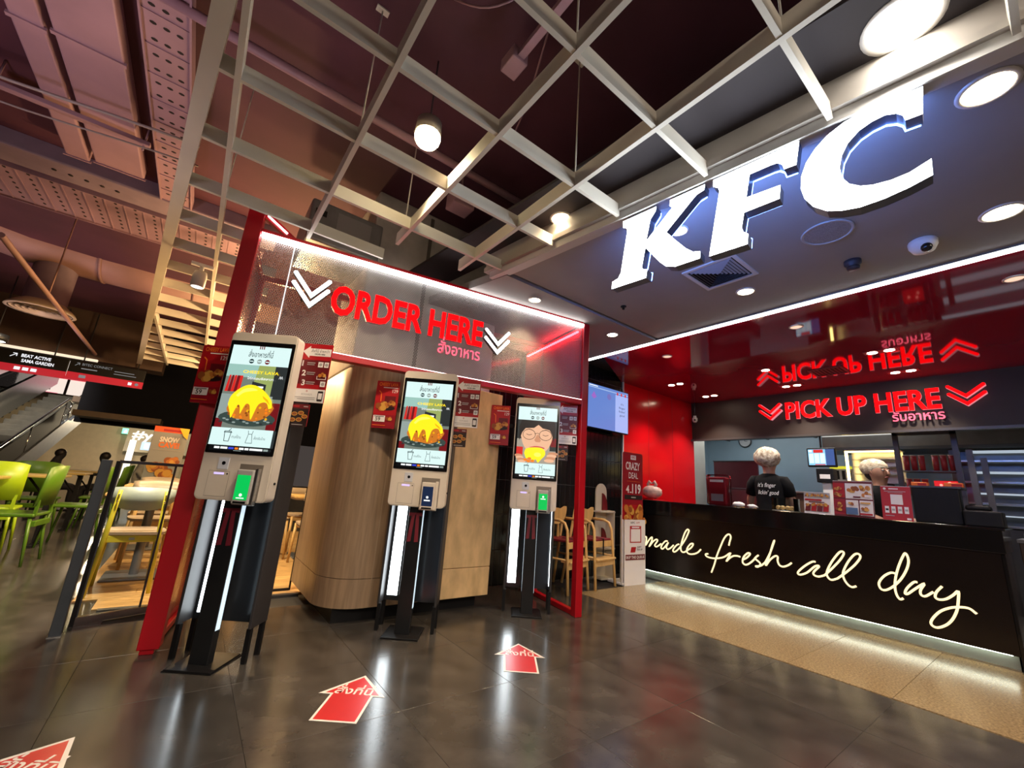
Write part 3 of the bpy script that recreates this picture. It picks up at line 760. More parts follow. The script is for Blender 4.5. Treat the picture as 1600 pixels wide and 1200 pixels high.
def face_picture(D, x0, x1, z0, z1):
    w = x1-x0; h = z1-z0
    X = lambda a: x0+a*w
    Z_ = lambda a: z0+a*h
    D.rect(x0, x1, z0, z1, E_['wall']); D.rect(X(.0), X(.12), Z_(.55), z1, E_['dgrey']); D.rect(X(.84), x1, Z_(.30), z1, E_['dgrey'])
    D.rect(X(.50), X(.70), Z_(.93), z1, E_['white'])
    D.rect(x0, X(.16), Z_(.16), Z_(.36), E_['red']); D.rect(X(.86), x1, Z_(.40), Z_(.60), E_['dred'])
    D.poly([(X(a), Z_(b)) for a, b in [(.10, .62), (.10, .85), (.18, 1.0), (.88, 1.0), (.92, .82), (.90, .62)]], E_['hair'])
    D.poly([(X(a), Z_(b)) for a, b in catmull([(.09, .62), (.16, .42), (.28, .28), (.50, .18), (.72, .28), (.84, .42), (.90, .62), (.86, .80), (.66, .90), (.50, .92), (.32, .90), (.14, .80), (.09, .62)], 4)], E_['skin'])
    D.poly([(X(a), Z_(b)) for a, b in [(.12, .74), (.20, .86), (.34, .90), (.42, 1.0), (.10, 1.0)]], E_['hair'])
    D.poly([(X(a), Z_(b)) for a, b in [(.88, .74), (.80, .84), (.62, .90), (.48, 1.0), (.90, 1.0)]], E_['hair'])
    D.poly([(X(a), Z_(b)) for a, b in [(.05, .50), (.04, .85), (.10, 1.0), (.94, 1.0), (.97, .85), (.94, .50), (.88, .70), (.82, .79), (.64, .82), (.53, .90), (.42, .82), (.20, .80), (.12, .70)]], E_['hair'])
    for c in (.30, .72):
        D.ring(X(c), Z_(.66), .165*w, .012*w, E_['hair'], .125*h)
        D.line([(X(c-.07), Z_(.665)), (X(c), Z_(.645)), (X(c+.07), Z_(.665))], .012*w, E_['hair'])
        D.line([(X(c-.09), Z_(.76)), (X(c), Z_(.785)), (X(c+.09), Z_(.76))], .016*w, E_['hair'])
    D.line([(X(.44), Z_(.68)), (X(.51), Z_(.70)), (X(.57), Z_(.68))], .010*w, E_['hair'])
    D.poly([(X(a), Z_(b)) for a, b in [(.50, .66), (.44, .53), (.48, .49), (.58, .49), (.61, .53), (.54, .66)]], E_['skin2'])
    D.poly([(X(a), Z_(b)) for a, b in catmull([(.32, .36), (.50, .40), (.72, .36), (.50, .30), (.32, .36)], 4)], E_['lip'])
    for k in range(4):
        D.disc(X(.06+.03*k), Z_(.16-.045*k), .10*w, E_['skin' if k % 2 else 'skin2'], .035*h)
        D.disc(X(.93-.03*k), Z_(.24-.055*k), .13*w, E_['skin' if k % 2 else 'skin2'], .04*h)
    D.poly([(X(a), Z_(b)) for a, b in catmull([(.20, .22), (.24, .32), (.40, .36), (.62, .36), (.72, .30), (.73, .20), (.64, .10), (.56, .02), (.50, .09), (.42, .04), (.36, .12), (.26, .10), (.20, .22)], 4)], E_['yellow'])
    for (a, b) in ((.24, .07), (.32, .04), (.42, .05), (.34, .10)):
        D.disc(X(a), Z_(b), .05*w, E_['orange'], .03*h, 10)
    D.disc(X(.54), Z_(.20), .09*w, scr('yellowlight', srgb(255, 235, 90), 1.1), .05*h)
def make_kiosk(C, label, pic, term):
    t = thing('order_kiosk', label, 'kiosk', (C[0], C[1], 0), KZ, 'self order kiosks')
    MB().prism([(-.145, -.15), (.145, -.15), (.145, .15), (-.145, .15)], 0, .006).bbox(-.14, .14, -.145, .145, .004, .014, .004).build('base_plate', black_p, t)
    pz = MB().bbox(-.058, .058, -.06, .0, .012, 1.25, .004).build('pole', pole_m, t)
    MB().box(.0575, .0605, -.052, -.012, .20, .98).build('light_strip', strip_m, pz)
    MB().box(-.059, -.0575, -.012, -.006, .20, .98).build('light_strip', strip_m, pz)
    tie = MB()
    tie.prism([(-.055, .925), (.055, .930), (.055, .90), (.02, .905), (.0, .912), (-.02, .905), (-.055, .895)], -.063, -.0605, 'y')
    tie.prism([(-.03, .908), (-.004, .912), (-.018, .70), (-.05, .695)], -.0645, -.062, 'y')
    tie.prism([(.004, .912), (.03, .908), (.045, .70), (.012, .695)], -.0645, -.062, 'y')
    tie.build('ribbon_tie', mat('red_ribbon', (0.16, 0.012, 0.025), 0.5), pz)
    # housing with rounded corners
    ho = MB().prism(rrect(.47, 1.155, .035, 0, 1.5525), -.108, -.012, 'y', 0, None, True).build('housing', shell, t)
    MB().prism(rrect(.455, 1.14, .03, 0, 1.5525), -.113, -.108, 'y').build('face_plate', shell, ho)
    MB().box(-.20, .20, -.012, .05, 1.15, 1.95).build('rear_cover', black_p, ho)
    MB().tube([(.2352, -.05, 1.10), (.242, -.05, 1.10)], .008, 10).build('side_lock', black_p, ho)
    MB().prism(rrect(.452, .79, .008, 0, 1.669), -.118, -.1125, 'y').build('bezel', bezel_m, t)
    x0, x1, z0, z1 = -.205, .205, 1.292, 2.030
    sc_ = MB().box(x0, x1, -.1186, -.118, z0, z1).build('screen', blk, t)
    D = Draw(-.119, .00012)
    H = z1-z0
    D.rect(x0, x1, z1-.19*H, z1, mint)
    for k in range(3): D.rect(-.018+.014*k, -.011+.014*k, z1-.030*H, z1, E_['dred'])
    D.text('สั่งอาหารที่นี่', 0, z1-.108*H, .036, E_['ink'], w=.17, anchor='c', offset=.006)
    for k in range(3):
        D.disc(-.055+.055*k, z1-.152*H, .017, E_['ink' if k == 0 else ('platel' if k == 1 else 'dred')])
        D.rect(-.068+.055*k, -.042+.055*k, z1-.157*H, z1-.147*H, mint)
    pic(D, x0, x1, z0+.205*H, z1-.19*H)
    D.rect(x0, x1, z0+.048*H, z0+.205*H, mint)
    # take-away cup and bag symbols
    D.line([(-.115, z0+.175*H), (-.108, z0+.085*H), (-.078, z0+.085*H), (-.071, z0+.175*H), (-.115, z0+.175*H)], .004, E_['ink'])
    D.line([(-.09, z0+.175*H), (-.075, z0+.20*H)], .004, E_['ink']); D.line([(-.118, z0+.165*H), (-.066, z0+.165*H)], .005, E_['ink'])
    D.text('ทานที่ร้าน', -.062, z0+.115*H, .017, E_['ink'], w=.06)
    D.line([(.04, z0+.19*H), (.045, z0+.16*H), (.035, z0+.08*H), (.078, z0+.08*H), (.068, z0+.16*H), (.073, z0+.19*H)], .003, E_['ink'])
    D.line([(.045, z0+.16*H), (.068, z0+.16*H)], .003, E_['ink'])
    D.text('สั่งกลับบ้าน', .085, z0+.115*H, .017, E_['ink'], w=.075)
    # payment logos row
    xx = -.16
    for (wd, c) in ((.035, 'white'), (.045, 'white'), (.035, 'blue'), (.022, 'orange'), (.03, 'white'), (.025, 'white'), (.085, 'white'), (.03, 'platel')):
        D.rect(xx, xx+wd, z0+.016*H, z0+.034*H, E_[c]); xx += wd+.007
    D.rect(-.03, .02, z0+.003*H, z0+.008*H, E_['platel'])
    D.build('screen_picture', sc_)
    # scanner, printer flap, card terminal
    sn = MB().bbox(-.122, -.052, -.1165, -.112, 1.172, 1.248, .002).build('code_scanner', mat('scanner_plate', (.55, .55, .56), .3, emit=(.8, .85, 1), es=.25 if term == 'navy' else .05), t)
    MB().prism(circ(.012, -.084, 1.212, 14), -.119, -.1165, 'y').build('lens', bezel_m, sn)
    pf = MB().box(-.168, -.036, -.1145, -.1129, 1.000, 1.158).build('printer_flap', shell, t)
    MB().box(-.170, -.034, -.1135, -.1128, .998, 1.0).box(-.170, -.034, -.1135, -.1128, 1.158, 1.160).box(-.170, -.168, -.1135, -.1128, .998, 1.16).box(-.036, -.034, -.1135, -.1128, .998, 1.16).build('flap_gap', shell_d, pf)
    MB().box(-.135, -.07, -.1155, -.1145, 1.138, 1.150).build('slot_light', glow('slot_violet', (.55, .45, 1.0), 1.0), pf)
    MB().prism(circ(.005, -.048, 1.144, 10), -.1155, -.1145, 'y').build('sensor', bezel_m, pf)
    tr = MB().box(.025, .178, -.1135, -.1128, .985, 1.215).box(.03, .173, -.1128, -.108, 1.175, 1.212).build('terminal_recess', shell_d, t)
    cr_ = MB().bbox(.032, .172, -.135, -.112, .955, 1.00, .004).bbox(.150, .172, -.150, -.112, .96, 1.19, .004).build('terminal_cradle', steel if term != 'navy' else shell, t)
    tb = MB().bbox(.040, .150, -.16, -.125, .962, 1.180, .008).build('card_terminal', shell if term == 'navy' else mat('terminal_grey', (.45, .44, .42), .4), t)
    MB().box(.052, .138, -.1612, -.160, .99, 1.145).build('terminal_screen', E_[term], tb)
    D = Draw(-.1613, .0002); D.disc(.095, 1.06 if term == 'navy' else (1.115 if C[0] > 2 else 1.02), .010, E_['white']); D.rect(.07, .12, (1.03 if term == 'navy' else (1.09 if C[0] > 2 else .998)), (1.04 if term == 'navy' else (1.098 if C[0] > 2 else 1.004)), E_['white']); D.build('terminal_print', tb)
    MB().box(.055, .135, -.1615, -.160, .968, .98).build('card_slot', bezel_m, tb)
    return t
KC = [(.307, 3.413), (1.604, 3.39), (2.889, 3.413)]
make_kiosk(KC[0], 'largest self order kiosk at left showing cheese chicken and a green card terminal', cheese_picture, 'green')
make_kiosk(KC[1], 'middle self order kiosk showing cheese chicken and a dark blue card terminal', cheese_picture, 'navy')
make_kiosk(KC[2], 'right self order kiosk showing a person biting yellow food', face_picture, 'green')
# dark trough panels behind the kiosks
for (C, w) in zip(KC, ('left', 'middle', 'right')):
    t = thing('kiosk_backing_panel', 'dark trough panel on thin legs lit by led tape behind the %s kiosk' % w, 'panel', (C[0], C[1], 0), KZ, 'panels behind the kiosks')
    MB().box(-.225, .225, .14, .16, .20, 1.96).build('back_plate', back_m, t)
    MB().bbox(-.24, -.222, .01, .205, .20, 1.96, .003).build('wing', wing_m, t)
    MB().bbox(.222, .24, .01, .205, .20, 1.96, .003).build('wing', wing_m, t)
    for (x, y) in ((-.225, .035), (.225, .035), (-.225, .18), (.225, .18)):
        MB().box(x-.014, x+.014, y-.014, y+.014, 0, .20).build('leg', black_p, t)
    tape = MB().box(-.20, -.115, .1385, .1398, .24, 1.0).build('led_tape', glow('panel_led', (.86, .95, 1.0), 7.0), t)
    for k in range(26):
        MB().box(-.170, -.156, .1378, .1385, .25+.029*k, .262+.029*k).build('led_chip', glow('led_chip', (.95, 1.0, 1.0), 12.0), tape)
    MB().box(.2195, .2218, .09, .10, .24, 1.0).build('led_tape', glow('panel_led_thin', (.86, .95, 1.0), 7.0), t)
# ---- printed cards beside every kiosk
P_ = {k: pr(k, srgb(*c)) for k, c in dict(red=(176, 16, 28), red2=(150, 12, 34), dred=(105, 14, 24), white=(235, 230, 228), orange=(240, 120, 40), ink=(40, 30, 30), brown=(150, 82, 34), brown2=(196, 120, 50), gold=(214, 160, 70), dark=(40, 20, 22), grey=(170, 165, 165), yellow=(245, 200, 50)).items()}
def food(D, x, z, r, n=9, seed=1):
    rnd = random.Random(seed)
    for k in range(n):
        a = rnd.uniform(0, 2*PI); q = r*math.sqrt(rnd.random())*.7
        D.disc(x+q*math.cos(a), z+.6*q*math.sin(a), r*rnd.uniform(.28, .45), P_[('brown', 'brown2', 'gold')[k % 3]], None, 10)
def card(name, label, C, x0, x1, z0, z1, fn, group):
    t = thing(name, label, 'poster', (C[0], C[1], 0), KZ, group)
    MB().prism(rrect(x1-x0, z1-z0, .006, (x0+x1)/2, (z0+z1)/2, 2), -.002, .004, 'y').build('board', P_['red'], t)
    D = Draw(-.0022, .0002); fn(D, x0, x1, z0, z1); D.build('print', t)
    sgn = -1 if x0 < 0 else 1
    xb = x1 if x0 < 0 else x0
    MB().box(min(xb-sgn*.06, xb+sgn*.03), max(xb-sgn*.06, xb+sgn*.03), .004, .012, (z0+z1)/2-.02, (z0+z1)/2+.02).build('bracket', black_p, t)
def print_price(D, x0, x1, z0, z1):
    w = x1-x0; h = z1-z0
    X = lambda a: x0+a*w
    Z_ = lambda a: z0+a*h
    D.rect(x0, x1, z0, Z_(.28), P_['red2'])
    D.text('CHEESY LAVA', X(.10), Z_(.895), .030, P_['orange'], w=.84*w, offset=.03)
    D.rect(X(.30), X(.94), Z_(.85), Z_(.868), P_['white'])
    D.text('129', X(.95), Z_(.755), .03, P_['white'], anchor='r', w=.24*w, offset=.01)
    D.line([(X(.14), Z_(.78)), (X(.24), Z_(.74)), (X(.26), Z_(.56))], .008, P_['orange'])
    D.rect(X(.42), X(.90), Z_(.42), Z_(.68), P_['dred']); D.disc(X(.5), Z_(.42), .42*w, P_['dark'], .05*h)
    food(D, X(.36), Z_(.46), .30*w, 12, 3); food(D, X(.74), Z_(.52), .2*w, 8, 5)
    D.rect(X(.04), X(.55), Z_(.13), Z_(.26), P_['white']); D.text('59', X(.14), Z_(.15), .032, P_['ink'], offset=.02); D.rect(X(.08), X(.5), Z_(.232), Z_(.245), P_['ink'])
    food(D, X(.74), Z_(.19), .17*w, 7, 8)
    D.rect(X(.05), X(.6), Z_(.05), Z_(.062), P_['orange'])
def print_steps(D, x0, x1, z0, z1):
    w = x1-x0; h = z1-z0
    X = lambda a: x0+a*w
    Z_ = lambda a: z0+a*h
    D.rect(x0, x1, Z_(.30), Z_(.72), P_['dred'])
    D.poly([(X(.05), Z_(.86)), (X(.28), Z_(.96)), (X(.28), Z_(.92)), (X(.97), Z_(.92)), (X(.97), Z_(.79)), (X(.28), Z_(.79)), (X(.28), Z_(.75))], P_['white'])
    D.text('สั่งที่นี่ ง่ายกว่า', X(.32), Z_(.855), .020, P_['ink'], w=.58*w)
    D.text('ORDER HERE', X(.44), Z_(.81), .011, P_['ink'], w=.34*w, offset=.03)
    for k in range(3):
        zz = .64-.165*k
        D.text(str(k+1), X(.10+.05*k), Z_(zz-.03), .040, P_['white'], offset=.03)
        D.rect(X(.26+.04*k), X(.52+.05*k), Z_(zz+.02), Z_(zz+.035), P_['grey']); D.rect(X(.26+.04*k), X(.50+.05*k), Z_(zz-.01), Z_(zz+.003), P_['grey'])
        if k == 1: food(D, X(.80), Z_(zz), .14*w, 8, 4); D.line([(X(.66), Z_(zz-.03)), (X(.66), Z_(zz-.08)), (X(.94), Z_(zz-.08)), (X(.94), Z_(zz-.03))], .004, P_['white'])
        else:
            for q in ((.62, .80), (.82, .98)) if k == 0 else ((.80, .98),):
                D.rect(X(q[0]), X(q[1]-.02), Z_(zz-.04), Z_(zz+.05), P_['white']); D.disc(X((q[0]+q[1])/2-.01), Z_(zz+.005), .012, P_['grey'])
    D.rect(x0, x1, z0, Z_(.22), P_['white'])
    D.text('REWARDS', X(.44), Z_(.115), .014, P_['grey'], w=.34*w, anchor='c')
    for k in range(3): D.rect(X(.40+.02*k), X(.41+.02*k), Z_(.17), Z_(.20), P_['red'])
    D.rect(X(.08), X(.72), Z_(.075), Z_(.085), P_['grey']); D.rect(X(.16), X(.72), Z_(.045), Z_(.055), P_['grey'])
    D.poly(rrect(.17*w, .17*h, .006, X(.87), Z_(.11), 2), P_['ink']); D.rect(X(.81), X(.93), Z_(.06), Z_(.16), P_['white'])
def print_food(D, x0, x1, z0, z1):
    w = x1-x0; h = z1-z0
    D.rect(x0, x1, z0, z1, P_['dark']); D.rect(x0, x1, z1-.2*h, z1, P_['dred'])
    D.rect(x0+.1*w, x0+.45*w, z1-.14*h, z1-.07*h, P_['red']); D.rect(x0+.68*w, x0+.92*w, z1-.13*h, z1-.08*h, P_['grey'])
    for (a, b) in ((.25, .55), (.6, .6), (.82, .45), (.2, .28), (.55, .3)):
        D.disc(x0+a*w, z0+b*h, .16*w, P_['gold'], .09*h); D.disc(x0+a*w, z0+b*h, .125*w, P_['brown'], .065*h)
    D.rect(x0+.2*w, x0+.8*w, z0+.06*h, z0+.09*h, P_['grey'])
for (C, w) in zip(KC, ('left', 'middle', 'right')):
    card('price_card', 'red cheese chicken price card with 59 on the left side of the %s kiosk' % w, C, -.50, -.295, 1.615, 2.045, print_price, 'price cards')
    card('instruction_card', 'red three step card with white arrow on the right side of the %s kiosk' % w, C, .215, .44, 1.675, 2.115, print_steps, 'instruction cards')
    card('menu_card', 'small dark food card below the three step card of the %s kiosk' % w, C, .22, .35, 1.50, 1.66, print_food, 'small food cards')
# ---- arrows stuck on the floor
ar_w = mat('sticker_white', (.72, .70, .68), .35); ar_r = mat('sticker_red', (.52, .016, .022), .3, noise=.05)
for (tip, w) in (((-.163, 2.80), 'cut by the lower left corner'), ((1.115, 2.81), 'before the middle kiosk'), ((2.324, 2.815), 'before the right kiosk')):
    t = thing('floor_arrow_sticker', 'red floor arrow sticker with white border and thai letters %s' % w, 'floor sticker', (tip[0], tip[1], 0.0008), KZ, 'floor arrows')
    A_ = [(0, 0), (.185, -.245), (.118, -.245), (.118, -.515), (-.118, -.515), (-.118, -.245), (-.185, -.245)]
    B_ = [(0, -.026), (.150, -.232), (.105, -.232), (.105, -.502), (-.105, -.502), (-.105, -.232), (-.150, -.232)]
    MB().prism(A_, 0, .0008).build('border', ar_w, t)
    MB().add([(x, y, .0012) for x, y in B_[::-1]], [list(range(7))[::-1][::-1]]).build('red_field', ar_r, t)
    mb = MB(); text(mb, 'สั่งที่นี่', 0, 0, .075, .21, 0, 0, .015, 'c', cap=.7)
    mb.v = [(x, z-.235, .0016) for (x, y_, z) in mb.v]
    mb.build('lettering', ar_w, t)
# ================================================================== GIANT LETTERS
GK = [(-0.891, 3.069), (-0.644, 3.071), (-0.648, 3.041), (-0.671, 3.011), (-0.686, 2.993), (-0.718, 2.841), (-0.538, 3.009), (-0.543, 3.022), (-0.553, 3.03), (-0.549, 3.074), (-0.329, 3.076), (-0.334, 3.04), (-0.379, 3.029), (-0.403, 3.01), (-0.578, 2.85), (-0.524, 2.773), (-0.459, 2.687), (-0.415, 2.645), (-0.374, 2.634), (-0.376, 2.588), (-0.528, 2.586), (-0.583, 2.607), (-0.624, 2.652), (-0.653, 2.693), (-0.723, 2.797), (-0.75, 2.658), (-0.741, 2.643), (-0.712, 2.632), (-0.72, 2.574), (-0.975, 2.572), (-0.972, 2.624), (-0.926, 2.637), (-0.905, 2.671), (-0.857, 2.977), (-0.862, 3.0), (-0.891, 3.021)]
GF = [(-0.28, 3.079), (0.158, 3.084), (0.134, 2.949), (0.079, 2.952), (0.073, 2.984), (0.051, 3.008), (0.025, 3.012), (-0.085, 3.011), (-0.11, 2.871), (0.056, 2.865), (0.046, 2.786), (-0.127, 2.781), (-0.144, 2.691), (-0.137, 2.663), (-0.114, 2.64), (-0.121, 2.58), (-0.324, 2.58), (-0.249, 2.984), (-0.254, 3.01), (-0.282, 3.033)]
GC = [(0.627, 3.082), (0.61, 2.941), (0.554, 2.944), (0.549, 2.974), (0.529, 3.0), (0.492, 3.017), (0.443, 3.012), (0.395, 2.993), (0.348, 2.95), (0.319, 2.895), (0.305, 2.831), (0.308, 2.772), (0.331, 2.725), (0.369, 2.692), (0.412, 2.675), (0.475, 2.667), (0.537, 2.673), (0.609, 2.703), (0.604, 2.623), (0.528, 2.6), (0.445, 2.585), (0.358, 2.581), (0.291, 2.595), (0.235, 2.619), (0.185, 2.668), (0.153, 2.731), (0.142, 2.796), (0.15, 2.867), (0.176, 2.935), (0.218, 2.994), (0.273, 3.043), (0.346, 3.078), (0.419, 3.09), (0.5, 3.088), (0.568, 3.085)]
kface = glow('giant_letter_face', (0.88, 0.94, 1.0), 13.0)
kside = mat('giant_letter_side', (0.10, 0.13, 0.22), 0.4)
kglow = glow('giant_letter_back', (0.16, 0.32, 1.0), 13.0)
ks = thing('giant_letter_sign', 'giant glowing white three letter sign hanging under the soffit edge', 'sign', BP, BZ)
for G in (GK, GF, GC):
    L_ = MB().prism(G, -.02, .05, 'y', 1)
    L_.m[0] = 0
    lo = L_.build('letter', [kface, kside], ks)
    cx = sum(p[0] for p in G)/len(G); cz = sum(p[1] for p in G)/len(G)
    MB().prism([(cx+(x-cx)*.965, cz+(z-cz)*.965) for x, z in G], .0505, .056, 'y').build('back_light', kglow, lo)
    xs = [p[0] for p in G]
    for xx in (min(xs)*.7+max(xs)*.3, min(xs)*.3+max(xs)*.7):
        MB().box(xx-.008, xx+.008, .02, .04, 3.05, 3.095).build('hanger', dsteel, ks)

# ================================================================== PICK UP HERE sign on the fascia
ps = thing('pick_up_here_sign', 'glowing red PICK UP HERE sign with chevrons on the dark fascia', 'sign', (7.9, 0, 0), R(-90))
letters(ps, 'PICK UP HERE', -2.765, 2.640, .272, 1.875, -.0, .035, red_face, mat('pick_sign_edge', (.4, .1, .1), .4, emit=(1.0, .32, .38), es=.6))
pk_e = mat('pick_sign_edge', (.4, .1, .1))
for (a, v, b) in ((-3.165, -2.995, -2.835), (-.81, -.65, -.475)):
    for dz in (0, -.105):
        chevron(ps, a, v, b, 2.915+dz, 2.765+dz, 2.905+dz, .038, -.04, .04, red_face, pk_e)
mb = MB(); text(mb, 'รับอาหาร', -1.41, 2.49, .098, .535, -.0, 0, .014, 'l', .02, 1, cap=.58); mb.build('thai_lettering', [MATS['pink_sign_face'], red_edge], ps)
for x in (-2.6, -1.8, -1.1, -3.0, -.65): MB().box(x-.01, x+.01, .03, .05, 2.75, 2.77).build('stand_off', dsteel, ps)

# ================================================================== PICK-UP COUNTER
gloss_b = mat('black_gloss_laminate', (0.006, 0.0055, 0.006), 0.12, noise=0.1, nscale=2)
panel_b = mat('brown_black_panel', (0.007, 0.0045, 0.004), 0.22, noise=0.2, nscale=3)
ct = thing('pick_up_counter', 'long black counter with glowing cream handwriting on its front', 'counter', (5.74, 0, 0), R(-90))
MB().box(-4.30, -.455, .012, .026, .125, .93).build('front_panel', panel_b, ct)
MB().box(-4.30, -.455, .07, .68, .125, .93).build('carcass', panel_b, ct)
MB().bbox(-4.30, -.42, .0, .70, .93, 1.136, .004).build('worktop_band', gloss_b, ct)
MB().bbox(-4.32, -.40, -.006, .72, 1.122, 1.138, .003).build('worktop', gloss_b, ct)
MB().box(-4.30, -.47, .068, .62, 0.0, .125).build('plinth', mat('grey_green_plinth', (.20, .215, .19), .18, .3, noise=.1), ct)
MB().box(-4.30, -.47, .055, .068, 0.0, .016).build('base_strip', steel, ct)
MB().box(-4.28, -.50, .030, .040, .119, .130).build('plinth_light', glow('plinth_led', (.92, 1.0, .82), 16.0), ct)
MB().bbox(-.455, -.43, .02, .66, 0, .93, .003).build('end_panel', gloss_b, ct)
WR = [
  ('m', [(-4.119, 0.524), (-4.076, 0.583), (-4.046, 0.587), (-4.05, 0.519), (-4.059, 0.47), (-3.999, 0.554), (-3.948, 0.6), (-3.952, 0.547), (-3.997, 0.459), (-3.933, 0.536), (-3.874, 0.578), (-3.853, 0.561), (-3.9, 0.493), (-3.876, 0.474), (-3.835, 0.496), (-3.794, 0.529)]),
  ('a', [(-3.686, 0.578), (-3.719, 0.576), (-3.77, 0.526), (-3.795, 0.475), (-3.768, 0.46), (-3.72, 0.507), (-3.675, 0.562), (-3.708, 0.495), (-3.685, 0.468), (-3.638, 0.493), (-3.591, 0.539)]),
  ('d', [(-3.505, 0.564), (-3.541, 0.546), (-3.593, 0.487), (-3.598, 0.453), (-3.563, 0.456), (-3.494, 0.521), (-3.41, 0.636), (-3.356, 0.739), (-3.348, 0.772), (-3.373, 0.778), (-3.412, 0.725), (-3.455, 0.617), (-3.48, 0.523), (-3.466, 0.472), (-3.423, 0.471), (-3.378, 0.507)]),
  ('e', [(-3.378, 0.503), (-3.327, 0.54), (-3.294, 0.583), (-3.297, 0.603), (-3.333, 0.589), (-3.378, 0.532), (-3.386, 0.48), (-3.351, 0.458), (-3.281, 0.47), (-3.224, 0.5), (-3.182, 0.544)]),
  ('f', [(-2.8, 0.65), (-2.787, 0.698), (-2.77, 0.754), (-2.782, 0.787), (-2.814, 0.78), (-2.86, 0.724), (-2.916, 0.608), (-2.966, 0.494), (-3.004, 0.381), (-3.047, 0.278)]),
  ('f', [(-3.083, 0.504), (-3.116, 0.493), (-3.104, 0.468), (-3.039, 0.458), (-2.961, 0.468), (-2.872, 0.498), (-2.795, 0.557)]),
  ('r', [(-2.782, 0.565), (-2.803, 0.521), (-2.843, 0.45), (-2.798, 0.498), (-2.748, 0.532), (-2.7, 0.54), (-2.665, 0.535)]),
  ('e', [(-2.625, 0.511), (-2.583, 0.54), (-2.547, 0.58), (-2.546, 0.597), (-2.574, 0.592), (-2.624, 0.539), (-2.639, 0.48), (-2.617, 0.454), (-2.577, 0.463), (-2.517, 0.513), (-2.481, 0.558)]),
  ('s', [(-2.445, 0.591), (-2.475, 0.564), (-2.482, 0.541), (-2.445, 0.514), (-2.43, 0.489), (-2.46, 0.455), (-2.487, 0.457), (-2.426, 0.474), (-2.374, 0.521)]),
  ('h', [(-2.374, 0.521), (-2.313, 0.635), (-2.262, 0.762), (-2.255, 0.788), (-2.28, 0.727), (-2.32, 0.612), (-2.371, 0.484), (-2.319, 0.558), (-2.262, 0.61), (-2.231, 0.61), (-2.235, 0.562), (-2.218, 0.517), (-2.178, 0.509), (-2.126, 0.534), (-2.089, 0.566)]),
  ('a', [(-1.85, 0.619), (-1.884, 0.613), (-1.964, 0.551), (-2.031, 0.478), (-2.016, 0.454), (-1.944, 0.488), (-1.858, 0.571), (-1.818, 0.578), (-1.871, 0.515), (-1.878, 0.481), (-1.836, 0.469), (-1.775, 0.495)]),
  ('l', [(-1.775, 0.495), (-1.698, 0.581), (-1.62, 0.678), (-1.58, 0.749), (-1.595, 0.769), (-1.631, 0.741), (-1.697, 0.646), (-1.747, 0.545), (-1.752, 0.493), (-1.72, 0.46), (-1.661, 0.485)]),
  ('l', [(-1.661, 0.485), (-1.576, 0.565), (-1.491, 0.657), (-1.442, 0.734), (-1.453, 0.766), (-1.492, 0.751), (-1.555, 0.664), (-1.604, 0.56), (-1.604, 0.497), (-1.577, 0.446), (-1.541, 0.426), (-1.505, 0.443)]),
  ('d', [(-1.18, 0.63), (-1.214, 0.629), (-1.273, 0.582), (-1.315, 0.514), (-1.306, 0.462), (-1.267, 0.459), (-1.204, 0.508), (-1.137, 0.592), (-1.084, 0.695), (-1.065, 0.774), (-1.077, 0.831), (-1.098, 0.81), (-1.143, 0.707), (-1.179, 0.595), (-1.195, 0.498), (-1.189, 0.43), (-1.169, 0.398), (-1.144, 0.412)]),
  ('a', [(-1.025, 0.581), (-1.052, 0.575), (-1.105, 0.512), (-1.126, 0.462), (-1.106, 0.461), (-1.045, 0.52), (-0.976, 0.58), (-1.01, 0.516), (-1.011, 0.474), (-0.981, 0.469), (-0.923, 0.519)]),
  ('y', [(-0.858, 0.581), (-0.901, 0.524), (-0.915, 0.477), (-0.892, 0.461), (-0.844, 0.477), (-0.794, 0.521), (-0.756, 0.562), (-0.768, 0.474), (-0.786, 0.396), (-0.824, 0.313), (-0.873, 0.252), (-0.935, 0.214), (-0.971, 0.23), (-0.961, 0.276), (-0.901, 0.356), (-0.829, 0.406), (-0.762, 0.429), (-0.706, 0.432), (-0.672, 0.405), (-0.665, 0.398)])]
neon = glow('cream_neon', (1.0, 0.80, 0.44), 1.1)
for ch, pts in WR:
    MB().tube([(x, .004, z) for x, z in catmull(pts, 4)], .0098, 8).build('script_letter', neon, ct)

# things on and around the counter
t = thing('counter_ledge', 'red ledge tray at the far left end of the black counter', 'tray', (5.98, 4.12, 1.138))
MB().bbox(-.2, .2, -.17, .17, 0, .012, .003).build('tray_base', red_gloss, t)
MB().box(-.2, .2, .155, .17, .012, .05).box(-.2, -.185, -.17, .17, .012, .03).build('tray_rim', red_gloss, t)
t = thing('takeaway_bag', 'knotted translucent takeaway bag on the red ledge', 'bag', (5.98, 4.1, 1.158))
bagm = mat('thin_plastic_bag', (.62, .40, .34), .35, noise=.3, nscale=9, bump=.5, bscale=22)
random.seed(3)
MB().ball((0, 0, .105), .14, .165, .105, 16, 0, 0, 1, .06).build('bag_body', bagm, t)
for s_ in (-1, 1):
    MB().tube([(0, s_*.04, .18), (0, s_*.075, .225), (0, s_*.05, .275), (0, s_*.01, .24)], [.03, .026, .02, .014], 8).build('handle_loop', bagm, t)
t = thing('wrapped_leaflets', 'stack of red leaflets wrapped in clear plastic on the counter', 'leaflets', (6.25, 3.15, 1.14))
MB().bbox(-.06, .06, -.13, .13, 0, .40, .01).build('leaflet_block', P_['red2'], t)
MB().bbox(-.075, .075, -.16, .16, 0.0, .44, .03).build('plastic_wrap', glassmat(), t)
D = Draw(0, .0006); D.rect(-.10, .10, .33, .365, P_['white']); D.rect(-.10, .10, .20, .29, P_['red2']); D.rect(-.09, .09, .06, .16, P_['grey'])
o = D.build('print', t, (-.0605, 0, 0), R(-90))
